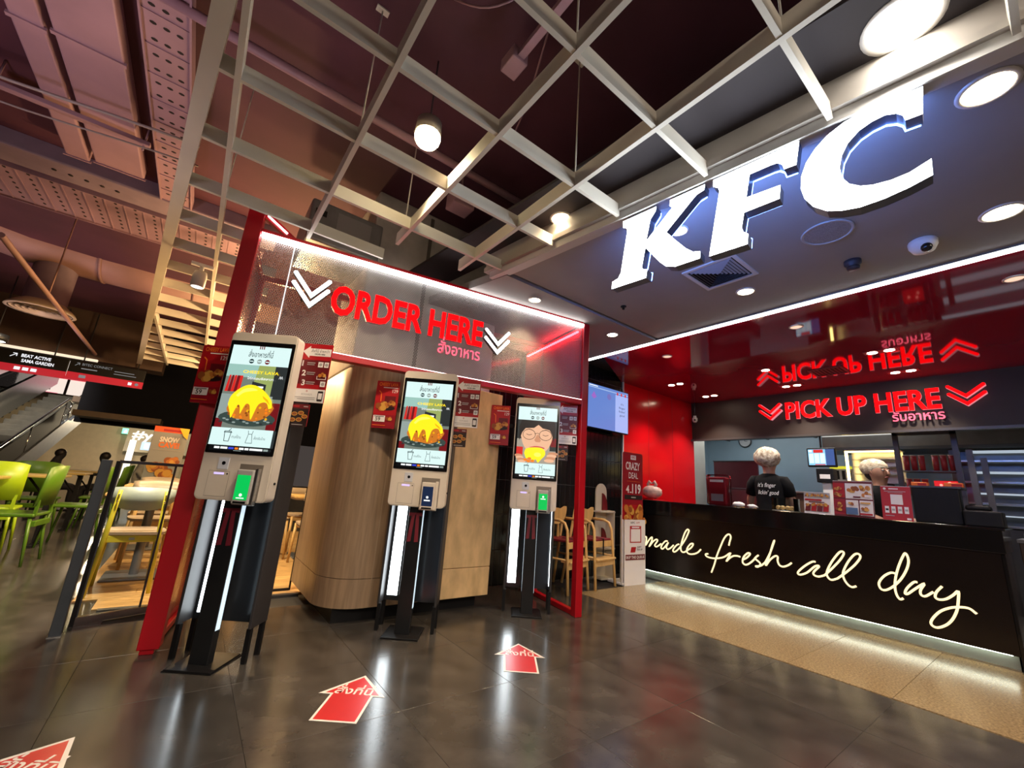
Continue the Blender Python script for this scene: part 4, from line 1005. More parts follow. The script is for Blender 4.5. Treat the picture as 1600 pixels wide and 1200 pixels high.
def menu_stand(label, x, y, w, h, fn, tilt=8):
    t = thing('menu_stand', label, 'menu stand', (x, y, 1.138), R(-90))
    b = MB().prism(rrect(w, h, .005, 0, h/2+.004, 2), 0, .006, 'y').build('board', P_['white'], t)
    b.rotation_euler = (R(-tilt), 0, 0)
    D = Draw(-.0005, .0004); fn(D, w, h); o = D.build('print', b)
    MB().prism([(0.006, 0), (.11, 0), (.006+math.sin(R(tilt))*h*.7, h*.7)], -w*.3, w*.3, 'x').build('easel_back', P_['grey'], t)
def pm_food(D, w, h):
    D.rect(-w/2, w/2, 0, h, P_['white']); D.rect(-w/2, w/2, h*.72, h, P_['grey'])
    for k in range(5): food(D, -w*.36+w*.18*k, h*.86, .03, 6, k)
    D.rect(-w*.45, w*.2, h*.60, h*.68, P_['red']); D.rect(-w*.3, w*.3, h*.52, h*.56, P_['dred'])
    for k in range(4):
        D.poly([(-w*.45+k*w*.23, h*.1), (-w*.25+k*w*.23, h*.1), (-w*.22+k*w*.23, h*.42), (-w*.40+k*w*.23, h*.45)], P_['red' if k % 2 else 'dred']); food(D, -w*.34+k*w*.23, h*.4, .035, 6, k+9)
def pm_grid(D, w, h):
    D.rect(-w/2, w/2, 0, h, P_['dred'])
    D.rect(-w*.5, -w*.2, h*.52, h*.94, P_['red']); D.rect(-w*.18, w*.48, h*.50, h*.94, P_['white'])
    D.rect(-w*.5, -w*.2, h*.04, h*.48, P_['red2']); D.rect(-w*.18, w*.13, h*.04, h*.46, P_['white']); D.rect(w*.16, w*.48, h*.04, h*.46, P_['white'])
    food(D, w*.02, h*.76, .06, 10, 1); food(D, w*.30, h*.80, .055, 9, 2); food(D, w*.34, h*.64, .05, 8, 4)
    D.rect(w*.30, w*.46, h*.54, h*.62, P_['white']); D.rect(w*.02, w*.2, h*.53, h*.57, P_['dred'])
    for (a, b) in ((-.35, .76), (-.35, .60), (-.35, .30), (-.35, .16)): food(D, w*a, h*b, .04, 7, int(abs(b)*50))
    food(D, -.02*w, h*.36, .035, 7, 6); D.rect(-w*.17, w*.12, h*.05, h*.24, pr('blue', srgb(80, 110, 150))); food(D, w*.31, h*.20, .045, 7, 8)
    D.rect(w*.20, w*.44, h*.36, h*.40, P_['gold']); D.rect(w*.17, w*.47, h*.05, h*.10, P_['red'])
def pm_pay(D, w, h):
    D.rect(-w/2, w/2, 0, h, P_['red'])
    D.disc(-w*.36, h*.93, .012, P_['white']); D.rect(-w*.22, w*.10, h*.915, h*.945, P_['white']); D.rect(-w*.38, w*.34, h*.845, h*.86, P_['grey']); D.rect(-w*.26, w*.24, h*.805, h*.818, P_['grey'])
    D.rect(-w*.18, w*.22, h*.46, h*.76, P_['white'])
    for k in range(4):
        D.rect(-w*.40+k*w*.215, -w*.26+k*w*.215, h*.20, h*.40, P_['white']); D.rect(-w*.38+k*w*.215, -w*.28+k*w*.215, h*.27, h*.33, P_['ink' if k == 0 else 'grey'])
    D.rect(-w*.40, -w*.1, h*.11, h*.13, P_['grey']); D.rect(w*.3, w*.44, h*.02, h*.08, P_['white'])
menu_stand('low menu stand with red food pictures left on the counter', 6.12, 1.90, .27, .25, pm_food)
menu_stand('large menu stand with a grid of chicken pictures on the counter', 6.12, 1.545, .37, .40, pm_grid)
menu_stand('red payment stand with a blank white square on the counter', 6.10, 1.165, .245, .355, pm_pay)
t = thing('till_screen', 'tall black till housing seen from behind beside the red payment stand', 'till', (6.28, .86, 1.138))
MB().bbox(-.06, .10, -.17, .19, 0, .355, .012).build('housing', black_p, t)
MB().box(-.07, .30, -.19, .20, .355, .375).build('shelf_top', dsteel, t)
MB().box(-.061, -.06, -.12, .12, .05, .30).build('rear_cover', black_p, t)
t = thing('till_printer', 'low black box at the right end of the counter', 'till', (6.26, .545, 1.138))
MB().bbox(-.10, .16, -.12, .14, 0, .15, .015).build('housing', black_p, t)
MB().bbox(-.02, .10, -.05, .13, .15, .20, .02).build('upper_cover', black_p, t)
MB().box(-.101, -.10, -.08, .1, .05, .10).build('front_slot', black_p, t)
for (y, w, lab) in ((1.0, .13, 'red and orange food box on the till shelf at left'), (.74, .14, 'flat orange food box on the till shelf at right')):
    t = thing('food_box', lab, 'box', (6.42, y, 1.513))
    MB().bbox(-.05, .05, -w/2, w/2, 0, .045, .004).build('box_body', P_['orange'], t)
    MB().box(-.051, -.0505, -w*.45, w*.1, .01, .035).build('print', P_['red'], t)
# small paper items beside the worker
for (x, y, s_, lab) in ((6.15, 2.83, .07, 'crumpled white paper bag on the counter beside the worker'), (6.12, 2.64, .05, 'small white sauce packet heap on the counter before the worker')):
    t = thing('paper_packet', lab, 'packet', (x, y, 1.138))
    random.seed(int(y*100)); MB().ball((0, 0, s_*.5), s_, s_*1.3, s_*.5, 10, 0, 0, 1, .18).build('paper', P_['white'], t)
    MB().box(-s_*.5, s_*.4, -s_*.9, s_*.6, 0, .008).build('base_sheet', P_['gold'], t)
t = thing('side_cabinet', 'dark recessed cabinet with trays at the right frame edge', 'cabinet', (6.35, -.35, 0))
MB().bbox(-.05, .6, -1.6, .72, 0, 1.02, .006).build('body', mat('brown_cabinet', (.035, .022, .018), .4, noise=.1), t)
MB().box(-.06, .62, -1.6, .73, 1.02, 1.05).build('top', steel, t)
for k in range(2):
    MB().bbox(-.056, -.05, -.6+.62*k, -.02+.62*k, .1, .95, .003).build('door', mat('brown_cabinet_door', (.05, .03, .026), .35), t)
for (y, lab) in ((.20, 'steel food tray on the side cabinet nearest the till'), (-.15, 'steel food tray with pale rolls at the right frame edge')):
    t = thing('food_tray', lab, 'tray', (6.6, y, 1.052))
    MB().box(-.14, .14, -.14, .14, 0, .008).box(-.14, .14, -.14, -.13, 0, .05).box(-.14, .14, .13, .14, 0, .05).box(-.14, -.13, -.14, .14, 0, .05).box(.13, .14, -.14, .14, 0, .05).build('pan', steel, t)
    for k in range(3): MB().ball((0, -.08+.08*k, .035), .09, .035, .035, 10).build('bread_roll', mat('bread', (.55, .42, .2), .6, noise=.2), t)

# ================================================================== KITCHEN
t = thing('wall_clock', 'round wall clock on the pale blue kitchen wall', 'clock', (10.79, 4.72, 2.68), R(-90))
MB().lathe([(0.001, 0), (.15, 0), (.15, -.03), (.13, -.035)], 24, axis='y').build('rim', dsteel, t)
MB().prism(circ(.132, 0, 0, 24), -.031, -.03, 'y').build('dial', white_p, t)
MB().box(-.005, .005, -.036, -.034, 0, .09).box(-.002, .06, -.036, -.034, -.004, .004).build('hands', black_p, t)
t = thing('dark_red_partition', 'dark red waist high partition in the kitchen behind the worker', 'partition', (9.4, 4.35, 0))
MB().bbox(0, .05, -.45, .48, 0, 2.06, .006).build('panel', mat('dark_red_laminate', (.12, .022, .03), .35, noise=.08), t)
MB().box(-.01, .06, -.46, .49, 2.06, 2.08).build('cap', dsteel, t)
t = thing('steel_fridge_unit', 'grey steel unit standing beside the leaflets in the kitchen', 'fridge', (8.75, 4.05, 0))
MB().bbox(0, .6, -.42, .38, 0, 1.48, .01).build('body', dsteel, t)
MB().bbox(-.012, 0, -.40, .36, .1, 1.44, .006).build('door', mat('unit_door', (.16, .165, .17), .3, .6), t)
MB().tube([(-.03, -.3, .5), (-.03, -.3, 1.2)], .012, 8).build('handle', chrome, t)
t = thing('order_monitor', 'small black order monitor hanging below the fascia in the kitchen', 'monitor', (7.95, 2.34, 1.84), R(-90))
MB().bbox(-.195, .195, -.0, .05, 0, .305, .012).build('housing', black_p, t)
D = Draw(-.0005, .0004)
D.rect(-.175, .175, .03, .28, E_['navy']); D.rect(-.175, .06, .03, .28, scr('skyblue', srgb(130, 190, 225), 1.1)); D.rect(.06, .175, .03, .28, scr('deepblue', srgb(60, 90, 150), .9))
D.rect(-.165, -.12, .235, .27, E_['white']); D.rect(-.10, .03, .225, .275, E_['red']); D.rect(-.09, .05, .032, .045, E_['red'])
for k in range(3): D.rect(-.165+.075*k, -.10+.075*k, .06, .215, scr('paleblue', srgb(205, 230, 240), 1.1))
D.build('screen_picture', t)
MB().tube([(0, .03, .30), (0, .03, .50)], .014, 8).build('hanger_pole', dsteel, t)
t = thing('steel_prep_table', 'low brown steel prep table behind the pick up worker', 'table', (8.3, 2.55, 0))
MB().bbox(-.2, .3, -.8, .8, .0, 1.42, .01).build('body', mat('brown_steel', (.10, .07, .055), .35, .6), t)
MB().bbox(-.24, .34, -.83, .83, 1.42, 1.45, .006).build('top', steel, t)
MB().box(-.206, -.2, -.75, .75, .9, 1.3).build('door', mat('brown_steel_door', (.14, .095, .07), .3, .6), t)
t = thing('receipt_printer_stand', 'black printer on a pale post behind the menu stands', 'printer', (7.0, 2.02, 0))
MB().box(-.03, .03, -.05, .05, 0, 1.55).build('post', white_p, t)
MB().bbox(-.07, .09, -.10, .10, 1.55, 1.74, .01).build('printer_body', black_p, t)
MB().box(-.071, -.07, -.06, .06, 1.60, 1.66).build('paper_slot', P_['white'], t)
t = thing('cutlery_rack', 'grey slotted rack with a yellow strip on the kitchen wall', 'rack', (9.6, 2.55, 1.72))
MB().bbox(0, .12, -.3, .3, 0, .22, .01).build('tray', mat('rack_grey', (.38, .40, .41), .4), t)
for k in range(6): MB().box(-.002, 0, -.25+.09*k, -.20+.09*k, .03, .19).build('slot', black_p, t)
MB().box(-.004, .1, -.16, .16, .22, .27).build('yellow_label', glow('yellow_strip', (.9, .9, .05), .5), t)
MB().box(.12, .16, -.32, .32, -1.72, .1).build('support', dsteel, t)
t = thing('heated_display', 'warm glowing heated food display behind the second worker', 'food display', (9.0, 1.94, 1.70), R(-90))
MB().box(-.34, .34, .30, .32, 0, .50).build('rear_panel', steel, t)
MB().box(-.36, .36, 0, .32, -.03, 0).box(-.36, .36, 0, .32, .50, .53).build('shelf', steel, t)
yl = glow('heat_tube', (1.0, .72, .22), 7.0)
MB().box(-.36, -.325, -.005, .03, 0, .50).box(.325, .345, -.005, .03, 0, .50).box(-.36, .345, -.005, .02, .475, .50).build('heat_tube', yl, t)
for k in range(3): MB().box(-.30, .30, .05, .28, .12+.12*k, .125+.12*k).build('grid_shelf', steel, t)
MB().box(-.2, .2, .1, .2, -1.7, -.03).build('support', dsteel, t)
# hanging steel frame with red cups
t = thing('cup_rack', 'dark steel rack of stacked red paper cups behind the till', 'rack', (8.45, 1.20, 0), R(-90))
for x in (-.32, .30): MB().box(x-.03, x+.03, 0, .06, 1.15, 2.40).build('upright', mat('rack_dark', (.11, .10, .10), .4, .6), t)
MB().box(-.35, .33, 0, .06, 2.36, 2.40).build('top_bar', MATS['rack_dark'], t)
for z in (1.50, 1.84): MB().box(-.32, .30, .0, .3, z-.015, z).build('shelf', MATS['rack_dark'], t)
MB().box(-.34, -.30, 0, .3, 0, 1.2).box(.28, .32, 0, .3, 0, 1.2).build('leg', MATS['rack_dark'], t)
cupm = mat('red_paper_cup', (.42, .03, .035), .4, noise=.1)
cuped = mat('cup_rim_pale', (.62, .40, .30), .5)
for row, (z, n) in enumerate(((1.50, 3), (1.84, 6))):
    for k in range(n):
        x = (-.25+.085*k) if row == 0 else ((-.25+.085*k) if k < 3 else (-.25+.085*k+.06))
        c = thing('cup_stack', '%s stack of red paper cups from the left on the %s rack shelf' % (('first', 'second', 'third', 'fourth', 'fifth', 'sixth')[k], 'lower' if row == 0 else 'upper'), 'cup stack', (8.45+.13, 1.20-x, z), 0, 'cup stacks %s' % ('lower' if row == 0 else 'upper'))
        MB().lathe([(0.001, 0), (.032, 0), (.036, .22), (.001, .22)], 14).build('cups', cupm, c)
        MB().lathe([(.036, .22), (.040, .222), (.040, .23), (.034, .232), (.001, .22)], 14).build('rim', cuped, c)
t = thing('red_lit_box', 'glowing red box standing at the right of the lower cup stacks', 'box', (8.58, 1.06, 1.505))
MB().bbox(-.06, .06, -.12, .12, 0, .20, .01).build('box_body', mat('red_box_lit', (.5, .01, .01), .35, emit=(1, .02, .02), es=.5), t)
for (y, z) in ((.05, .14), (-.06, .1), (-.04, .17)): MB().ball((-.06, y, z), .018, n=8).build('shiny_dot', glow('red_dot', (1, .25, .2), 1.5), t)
# steel hood and racks on the right
t = thing('extraction_hood', 'dull steel extraction hood above the heated display', 'hood', (9.3, 1.6, 2.30))
MB().prism([(0, 0), (.8, 0), (.8, .62), (.35, .62), (0, .2)], -2.6, 1.1, 'y').xform(Matrix()).build('canopy', mat('hood_steel', (.30, .27, .24), .35, .9, noise=.1), t)
MB().box(-.01, .8, -2.6, 1.1, -.05, 0).build('lip', dsteel, t)
MB().lathe([(.14, .5), (.14, .69)], 16, (.3, .8, 0)).build('flue', MATS['hood_steel'], t)
t = thing('steel_holding_cabinet', 'steel holding cabinet with bright trays at the right edge', 'cabinet', (9.1, .30, 0), R(-90))
MB().box(-.75, .9, .3, .33, 0, 2.2).build('rear_panel', mat('hold_steel', (.14, .145, .15), .3, .9, noise=.1), t)
MB().box(-.75, -.70, 0, .33, 0, 2.2).build('side_panel', dsteel, t)
for k, z in enumerate((1.12, 1.42, 1.72, 2.02)):
    s2 = MB().bbox(-.70, .9, 0, .30, z, z+.03, .004).build('tray_shelf', steel, t)
    MB().box(-.55, .55, -.004, .26, z+.15, z+.165).build('shelf_light', glow('tray_light', (.75, .88, 1.0), .4), s2)
MB().box(-.70, .9, .02, .30, 0, 1.1).build('base_unit', dsteel, t)
t = thing('cup_dispenser_post', 'dark slanted post standing left of the steel holding cabinet', 'post', (8.2, .75, 0))
MB().box(-.03, .03, -.03, .03, 0, 2.1).box(.05, .10, -.14, -.08, 0, 2.0).build('post', MATS['rack_dark'], t)
MB().bbox(-.1, .1, -.16, .06, 1.15, 1.24, .03).build('cup_holder', black_p, t)

t = thing('kitchen_exhaust_duct', 'dark exhaust duct hanging from the kitchen ceiling behind the worker', 'duct', (9.2, 3.78, 2.52))
MB().bbox(-.25, .25, -1.0, .75, 0, .30, .02).build('duct_body', dsteel, t)
for yy in (-.95, -.1, .7): MB().box(-.26, .26, yy-.02, yy+.02, -.01, .31).build('flange', dsteel, t)
for yy in (-.6, .4): MB().tube([(0, yy, .30), (0, yy, .48)], .012, 6).build('hanger', dsteel, t)
t = thing('red_ceiling_vent', 'dark square air vent set in the red ceiling amid the reflected sign', 'air vent', (6.92, 1.84, ZC))
MB().box(-.17, .17, -.20, -.17, -.010, 0).box(-.17, .17, .17, .20, -.010, 0).box(-.20, -.17, -.20, .20, -.010, 0).box(.17, .20, -.20, .20, -.010, 0).build('frame', mat('vent_dark_frame', (.10, .02, .025), .5), t)
for k in range(7): MB().box(-.17, .17, -.15+.046*k, -.135+.046*k, -.008, 0).build('louvre', mat('vent_dark_louvre', (.03, .012, .014), .5), t)
MB().box(-.17, .17, -.17, .17, -.001, 0).build('cavity', black_p, t)
t = thing('corner_camera', 'small white camera in the corner between red wall and fascia', 'camera', (7.86, 4.38, 2.78))
MB().lathe([(.001, .05), (.03, .05), (.03, .02), (.05, 0), (.05, -.05), (.03, -.08), (.001, -.085)], 16).build('body', white_p, t)
MB().tube([(0, 0, .05), (0, 0, .32)], .012, 6).build('stem', dsteel, t)
MB().ball((-.04, -.02, -.04), .02, n=10).build('lens', MATS['camera_lens'], t)
t = thing('clear_food_bin', 'clear plastic food bin on the counter right of the worker', 'bin', (6.30, 2.30, 1.138))
MB().box(-.10, .10, -.13, .13, 0, .006).build('bin_floor', white_p, t)
MB().box(-.10, .10, -.13, -.125, 0, .16).box(-.10, .10, .125, .13, 0, .16).box(-.10, -.095, -.13, .13, 0, .16).box(.095, .10, -.13, .13, 0, .16).build('bin_wall', glassmat(), t)
for k in range(4): MB().ball((-.03+.02*(k % 2), -.08+.055*k, .035), .035, .032, .03, 10).build('food_piece', mat('fried_piece', (.42, .25, .09), .6, noise=.3, nscale=30), t)

# ================================================================== TV, PROMO STAND, RACK, HIGH CHAIRS
t = thing('menu_television', 'blue lit wall television hanging on the black tiled wall', 'television', (5.13, 4.30, 2.15), 0)
MB().bbox(-.50, .50, 0, .06, 0, .71, .008).build('housing', black_p, t)
sc_ = MB().box(-.485, .485, -.002, 0, .015, .695).build('screen', scr('tvblue', srgb(88, 122, 190), 1.0), t)
D = Draw(-.0022, .0003)
D.rect(.16, .485, .015, .62, scr('tvpale', srgb(150, 170, 225), 1.0)); D.rect(-.485, .485, .64, .655, scr('tvline', srgb(150, 175, 215), 1)); D.rect(-.47, -.27, .668, .680, E_['white'])
for k, (wd, tx) in enumerate(((.07, "it's"), (.16, 'finger'), (.16, "lickin'"), (.12, 'good'))): D.text(tx, .33, .465-.062*k, .034, E_['navy'], w=wd, anchor='c')
for k in range(3): D.rect(.19+.10*k, .225+.10*k, .615, .66, E_['red'])
D.poly([(-.42, .50), (-.36, .58), (-.30, .50), (-.36, .46)], scr('tvpink', srgb(150, 100, 190), .9)); D.disc(0, .55, .05, scr('tvmauve', srgb(110, 110, 180), .9))
D.build('screen_picture', sc_)
MB().box(-.15, .15, .06, .19, .25, .45).build('wall_bracket', dsteel, t)
t = thing('promo_stand', 'slim red and white promotional stand before the counter end', 'sign stand', (5.16, 3.86, 0), R(-3))
MB().bbox(-.22, .22, -.02, .26, 0, .03, .006).build('base', white_p, t)
b = MB().prism(rrect(.44, 1.80, .03, 0, .90), 0, .012, 'y').build('board', P_['white'], t)
D = Draw(-.0005, .0005)
D.poly(rrect(.44, .80, .03, 0, 1.40), pr('promo_red', srgb(150, 10, 30))); D.rect(-.22, .22, .74, 1.06, P_['red'])
D.rect(-.05, .07, 1.70, 1.765, P_['white']); D.text('KFC', .01, 1.72, .03, P_['red'], w=.07, anchor='c', offset=.03)
D.text('CRAZY', 0, 1.555, .105, P_['white'], w=.31, anchor='c', offset=.03); D.text('DEAL', .01, 1.43, .085, P_['white'], w=.20, anchor='c', offset=.01)
D.rect(-.12, .16, 1.385, 1.389, P_['orange'])
D.text('4', -.15, 1.225, .10, P_['white'], w=.07, offset=.03); D.rect(-.07, -.03, 1.225, 1.24, P_['white']); D.text('119', -.02, 1.225, .125, P_['white'], w=.19, offset=.03)
D.rect(-.18, .2, 1.135, 1.195, P_['ink']); D.rect(-.04, .06, 1.155, 1.17, P_['grey'])
for (x, z, r) in ((-.10, .98, .09), (.12, .98, .09), (-.12, .86, .07), (.06, .86, .09), (.17, .84, .06)): food(D, x, z, r*1.3, 14, int(r*900+x*100)); 
D.rect(-.22, .22, .0, .74, P_['white'])
D.text('KFC', -.09, .665, .035, P_['ink'], w=.09, offset=.03); D.text('APP', .02, .665, .035, P_['red'], w=.08)
D.rect(-.11, .13, .30, .62, P_['red']); D.rect(-.09, .11, .32, .56, P_['white']); D.rect(-.07, .09, .58, .605, P_['white'])
D.poly([(-.10, .12), (.0, .12), (.02, .22), (-.08, .22)], P_['red']); D.text('JUST', .04, .205, .03, P_['ink'], w=.09, offset=.02); D.text('PICK UP', .04, .155, .03, P_['ink'], w=.11, offset=.02)
D.rect(-.20, .205, -.02, .08, P_['dred']); D.text('SKIP THE QUEUE', 0, .005, .05, P_['white'], w=.38, anchor='c', offset=.02)
o = D.build('print', b); o.location = (0, 0, 0)
for v in o.data.vertices:
    if .0005 < abs(v.co.z) and v.co.z < .745: v.co.z = .34+.70*v.co.z
MB().box(-.03, .03, .012, .2, .03, .9).build('rear_prop', white_p, t)
t = thing('leaflet_rack', 'cream freestanding rack with red pockets beside the promotional stand', 'rack', (4.97, 4.28, 0), R(-4))
MB().prism([(-.11, 0), (.11, 0), (.11, 1.20)]+[(.11-.11+.11*math.cos(R(a)), 1.20+.13*math.sin(R(a))) for a in range(0, 181, 20)]+[(-.11, 1.20)], 0, .02, 'y').build('back_board', mat('cream_board', (.62, .56, .44), .5), t)
MB().box(-.16, .13, -.16, .02, .92, .94).box(-.13, .13, -.16, .02, .42, .44).box(-.13, .13, -.16, .02, .02, .04).build('shelf', MATS['cream_board'], t)
MB().box(.10, .12, -.16, .02, 0, .95).build('side_board', MATS['cream_board'], t)
for z in (.95, .46): MB().prism([(.0, z)]+[(.10*math.cos(R(a)), z+.24*math.sin(R(a))) for a in range(0, 91, 15)], -.03, -.01, 'y').build('red_pocket', P_['dred'], t)

beech = mat('beech_wood', (.72, .46, .17), .42, noise=.15, nscale=3, stretch=(3, 3, .6))
def high_chair(loc, rz, label):
    t = thing('wooden_high_chair', label, 'high chair', (loc[0], loc[1], 0), rz, 'wooden high chairs')
    w = .22
    for s_ in (-1, 1):
        # one bent strip: front leg up to the arm and back to the rest
        MB().tube([(s_*w*1.12, -.25, 0), (s_*w*1.05, -.22, .45), (s_*w, -.20, .72), (s_*w, -.16, .80), (s_*w, -.08, .83), (s_*w, .12, .83)], .019, 8).build('front_leg', beech, t)
        MB().tube([(s_*w*1.12, .27, 0), (s_*w*1.0, .18, .55), (s_*w*.92, .12, .95)], .019, 8).build('rear_leg', beech, t)
        MB().tube([(s_*w*1.07, -.23, .38), (s_*w*1.03, .22, .38)], .013, 6).build('side_rail', beech, t)
    MB().bbox(-.21, .21, -.20, .17, .575, .60, .008).build('seat', mat('red_seat_pad', (.22, .012, .025), .5), t)
    MB().bbox(-.215, .215, -.205, -.185, .50, .575, .005).build('seat_rail', beech, t)
    MB().bbox(-.235, .235, -.27, -.13, .345, .37, .008).build('foot_rest', beech, t)
    MB().bbox(-.225, .225, -.235, -.21, .27, .345, .005).build('front_stretcher', beech, t)
    bp = catmull([(-.22, .985), (-.10, .955), (0, .965), (.10, .955), (.22, .985), (.20, .85), (.10, .78), (0, .76), (-.10, .78), (-.20, .85), (-.22, .985)], 3)
    MB().prism(bp, .09, .115, 'y').build('backrest', beech, t)
    for x in (-.06, .06): MB().bbox(x-.012, x+.012, .10, .125, .60, .80, .004).build('back_slat', beech, t)
    MB().box(-.015, .015, -.21, .0, .60, .604).box(-.012, .012, -.212, -.206, .40, .60).build('strap', black_p, t)
high_chair((3.97, 4.05), R(14), 'wooden high chair seen through the red frame left of the red post')
high_chair((4.52, 4.08), R(10), 'wooden high chair right of the red post by the promotional stand')
# ================================================================== PEOPLE
skin_m = mat('skin', (.44, .24, .16), .5, noise=.08, nscale=6)
skin_t = mat('skin_tan', (.33, .17, .11), .5, noise=.08, nscale=6)
tee = mat('black_tee', (.006, .006, .007), .85, spec=.15, noise=.2, nscale=8, bump=.15, bscale=30)
net_m = mat('hair_net', (.30, .21, .13), .8, noise=.3, nscale=26, bump=.6, bscale=70, col2=(.86, .80, .66))
net_h = mat('hair_net_over_hair', (.32, .24, .15), .7, noise=.4, nscale=24, bump=.5, bscale=60, col2=(.74, .66, .50))
hair_m = mat('dark_hair', (.012, .009, .008), .5, noise=.3, nscale=20)
def skinned(name, verts, edges, M, parent, sub=2, root=0):
    me = bpy.data.meshes.new(name)
    me.from_pydata([v[:3] for v in verts], edges, []); me.update()
    o = bpy.data.objects.new(name, me); COL.objects.link(o)
    if parent: o.parent = parent
    md = o.modifiers.new('skin', 'SKIN'); md.use_smooth_shade = True
    sv = me.skin_vertices[0].data
    for i, v in enumerate(verts):
        rr = v[3]
        sv[i].radius = tuple(q*1.18 for q in rr) if isinstance(rr, tuple) else (rr*1.18, rr*1.18)
        sv[i].use_root = (i == root)
    ss = o.modifiers.new('subdivision', 'SUBSURF'); ss.levels = sub; ss.render_levels = sub
    me.materials.append(M)
    return o
def chain(V, E, start, pts):
    i = start
    for p in pts:
        V.append(p); E.append((i, len(V)-1)); i = len(V)-1
    return i
def hand(V, E, wrist, d, side, up_, s=1.0, curl=.5):
    """palm and five fingers continuing from the wrist vertex along d; side points to the thumb"""
    w = Vector(V[wrist][:3]); d = Vector(d).normalized(); side = Vector(side).normalized(); dn = Vector(up_).normalized()
    palm = w+d*.065*s
    V.append((*palm, (.040*s, .018*s))); E.append((wrist, len(V)-1)); pi_ = len(V)-1
    for k, (off, ln) in enumerate(((.030, .078), (.010, .088), (-.012, .082), (-.032, .062))):
        b = palm+d*.03*s+side*off*s
        c = b+d*ln*.5*s-dn*.012*s*curl*2; e = c+d*ln*.4*s*(1-curl*.5)-dn*ln*.4*s*curl*1.6
        chain(V, E, pi_, [(*b, .0095*s), (*c, .0090*s), (*e, .0075*s)])
    b = w+d*.03*s+side*.042*s; c = b+d*.035*s+side*.018*s; e = c+d*.03*s-dn*.01*s
    chain(V, E, wrist, [(*b, .012*s), (*c, .011*s), (*e, .009*s)])
def head_parts(t, hc, fwd, k, eyes=True, sk=skin_m):
    """nose, eyes, brows, mouth and ears on a head centred hc looking along fwd"""
    f = Vector(fwd).normalized(); r_ = Vector((f.y, -f.x, 0)).normalized(); hc = Vector(hc)
    P = lambda a, b, c: tuple(hc+f*a*k+r_*b*k+Vector((0, 0, c*k)))
    MB().tube([P(.098, 0, .03), P(.118, 0, .0), P(.130, 0, -.022), P(.112, 0, -.034)], [.008*k, .012*k, .018*k, .010*k], 8).build('nose', sk, t)
    for s_ in (-1, 1):
        e = MB().ball(P(.096, s_*.034, .022), .014*k, .014*k, .009*k, 10).build('eye', white_p, t)
        MB().ball(P(.107, s_*.034, .022), .006*k, n=8).build('iris', hair_m, e)
        MB().tube([P(.104, s_*.016, .046), P(.106, s_*.035, .052), P(.092, s_*.056, .044)], .005*k, 6).build('eyebrow', hair_m, t)
        MB().ball(P(-.005, s_*.088, .0), .022*k, .012*k, .034*k, 10).build('ear', sk, t)
    MB().tube([P(.098, -.026, -.064), P(.110, 0, -.060), P(.098, .026, -.064)], [.004*k, .009*k, .004*k], 8).build('mouth', mat('lips', (.34, .09, .08), .45), t)

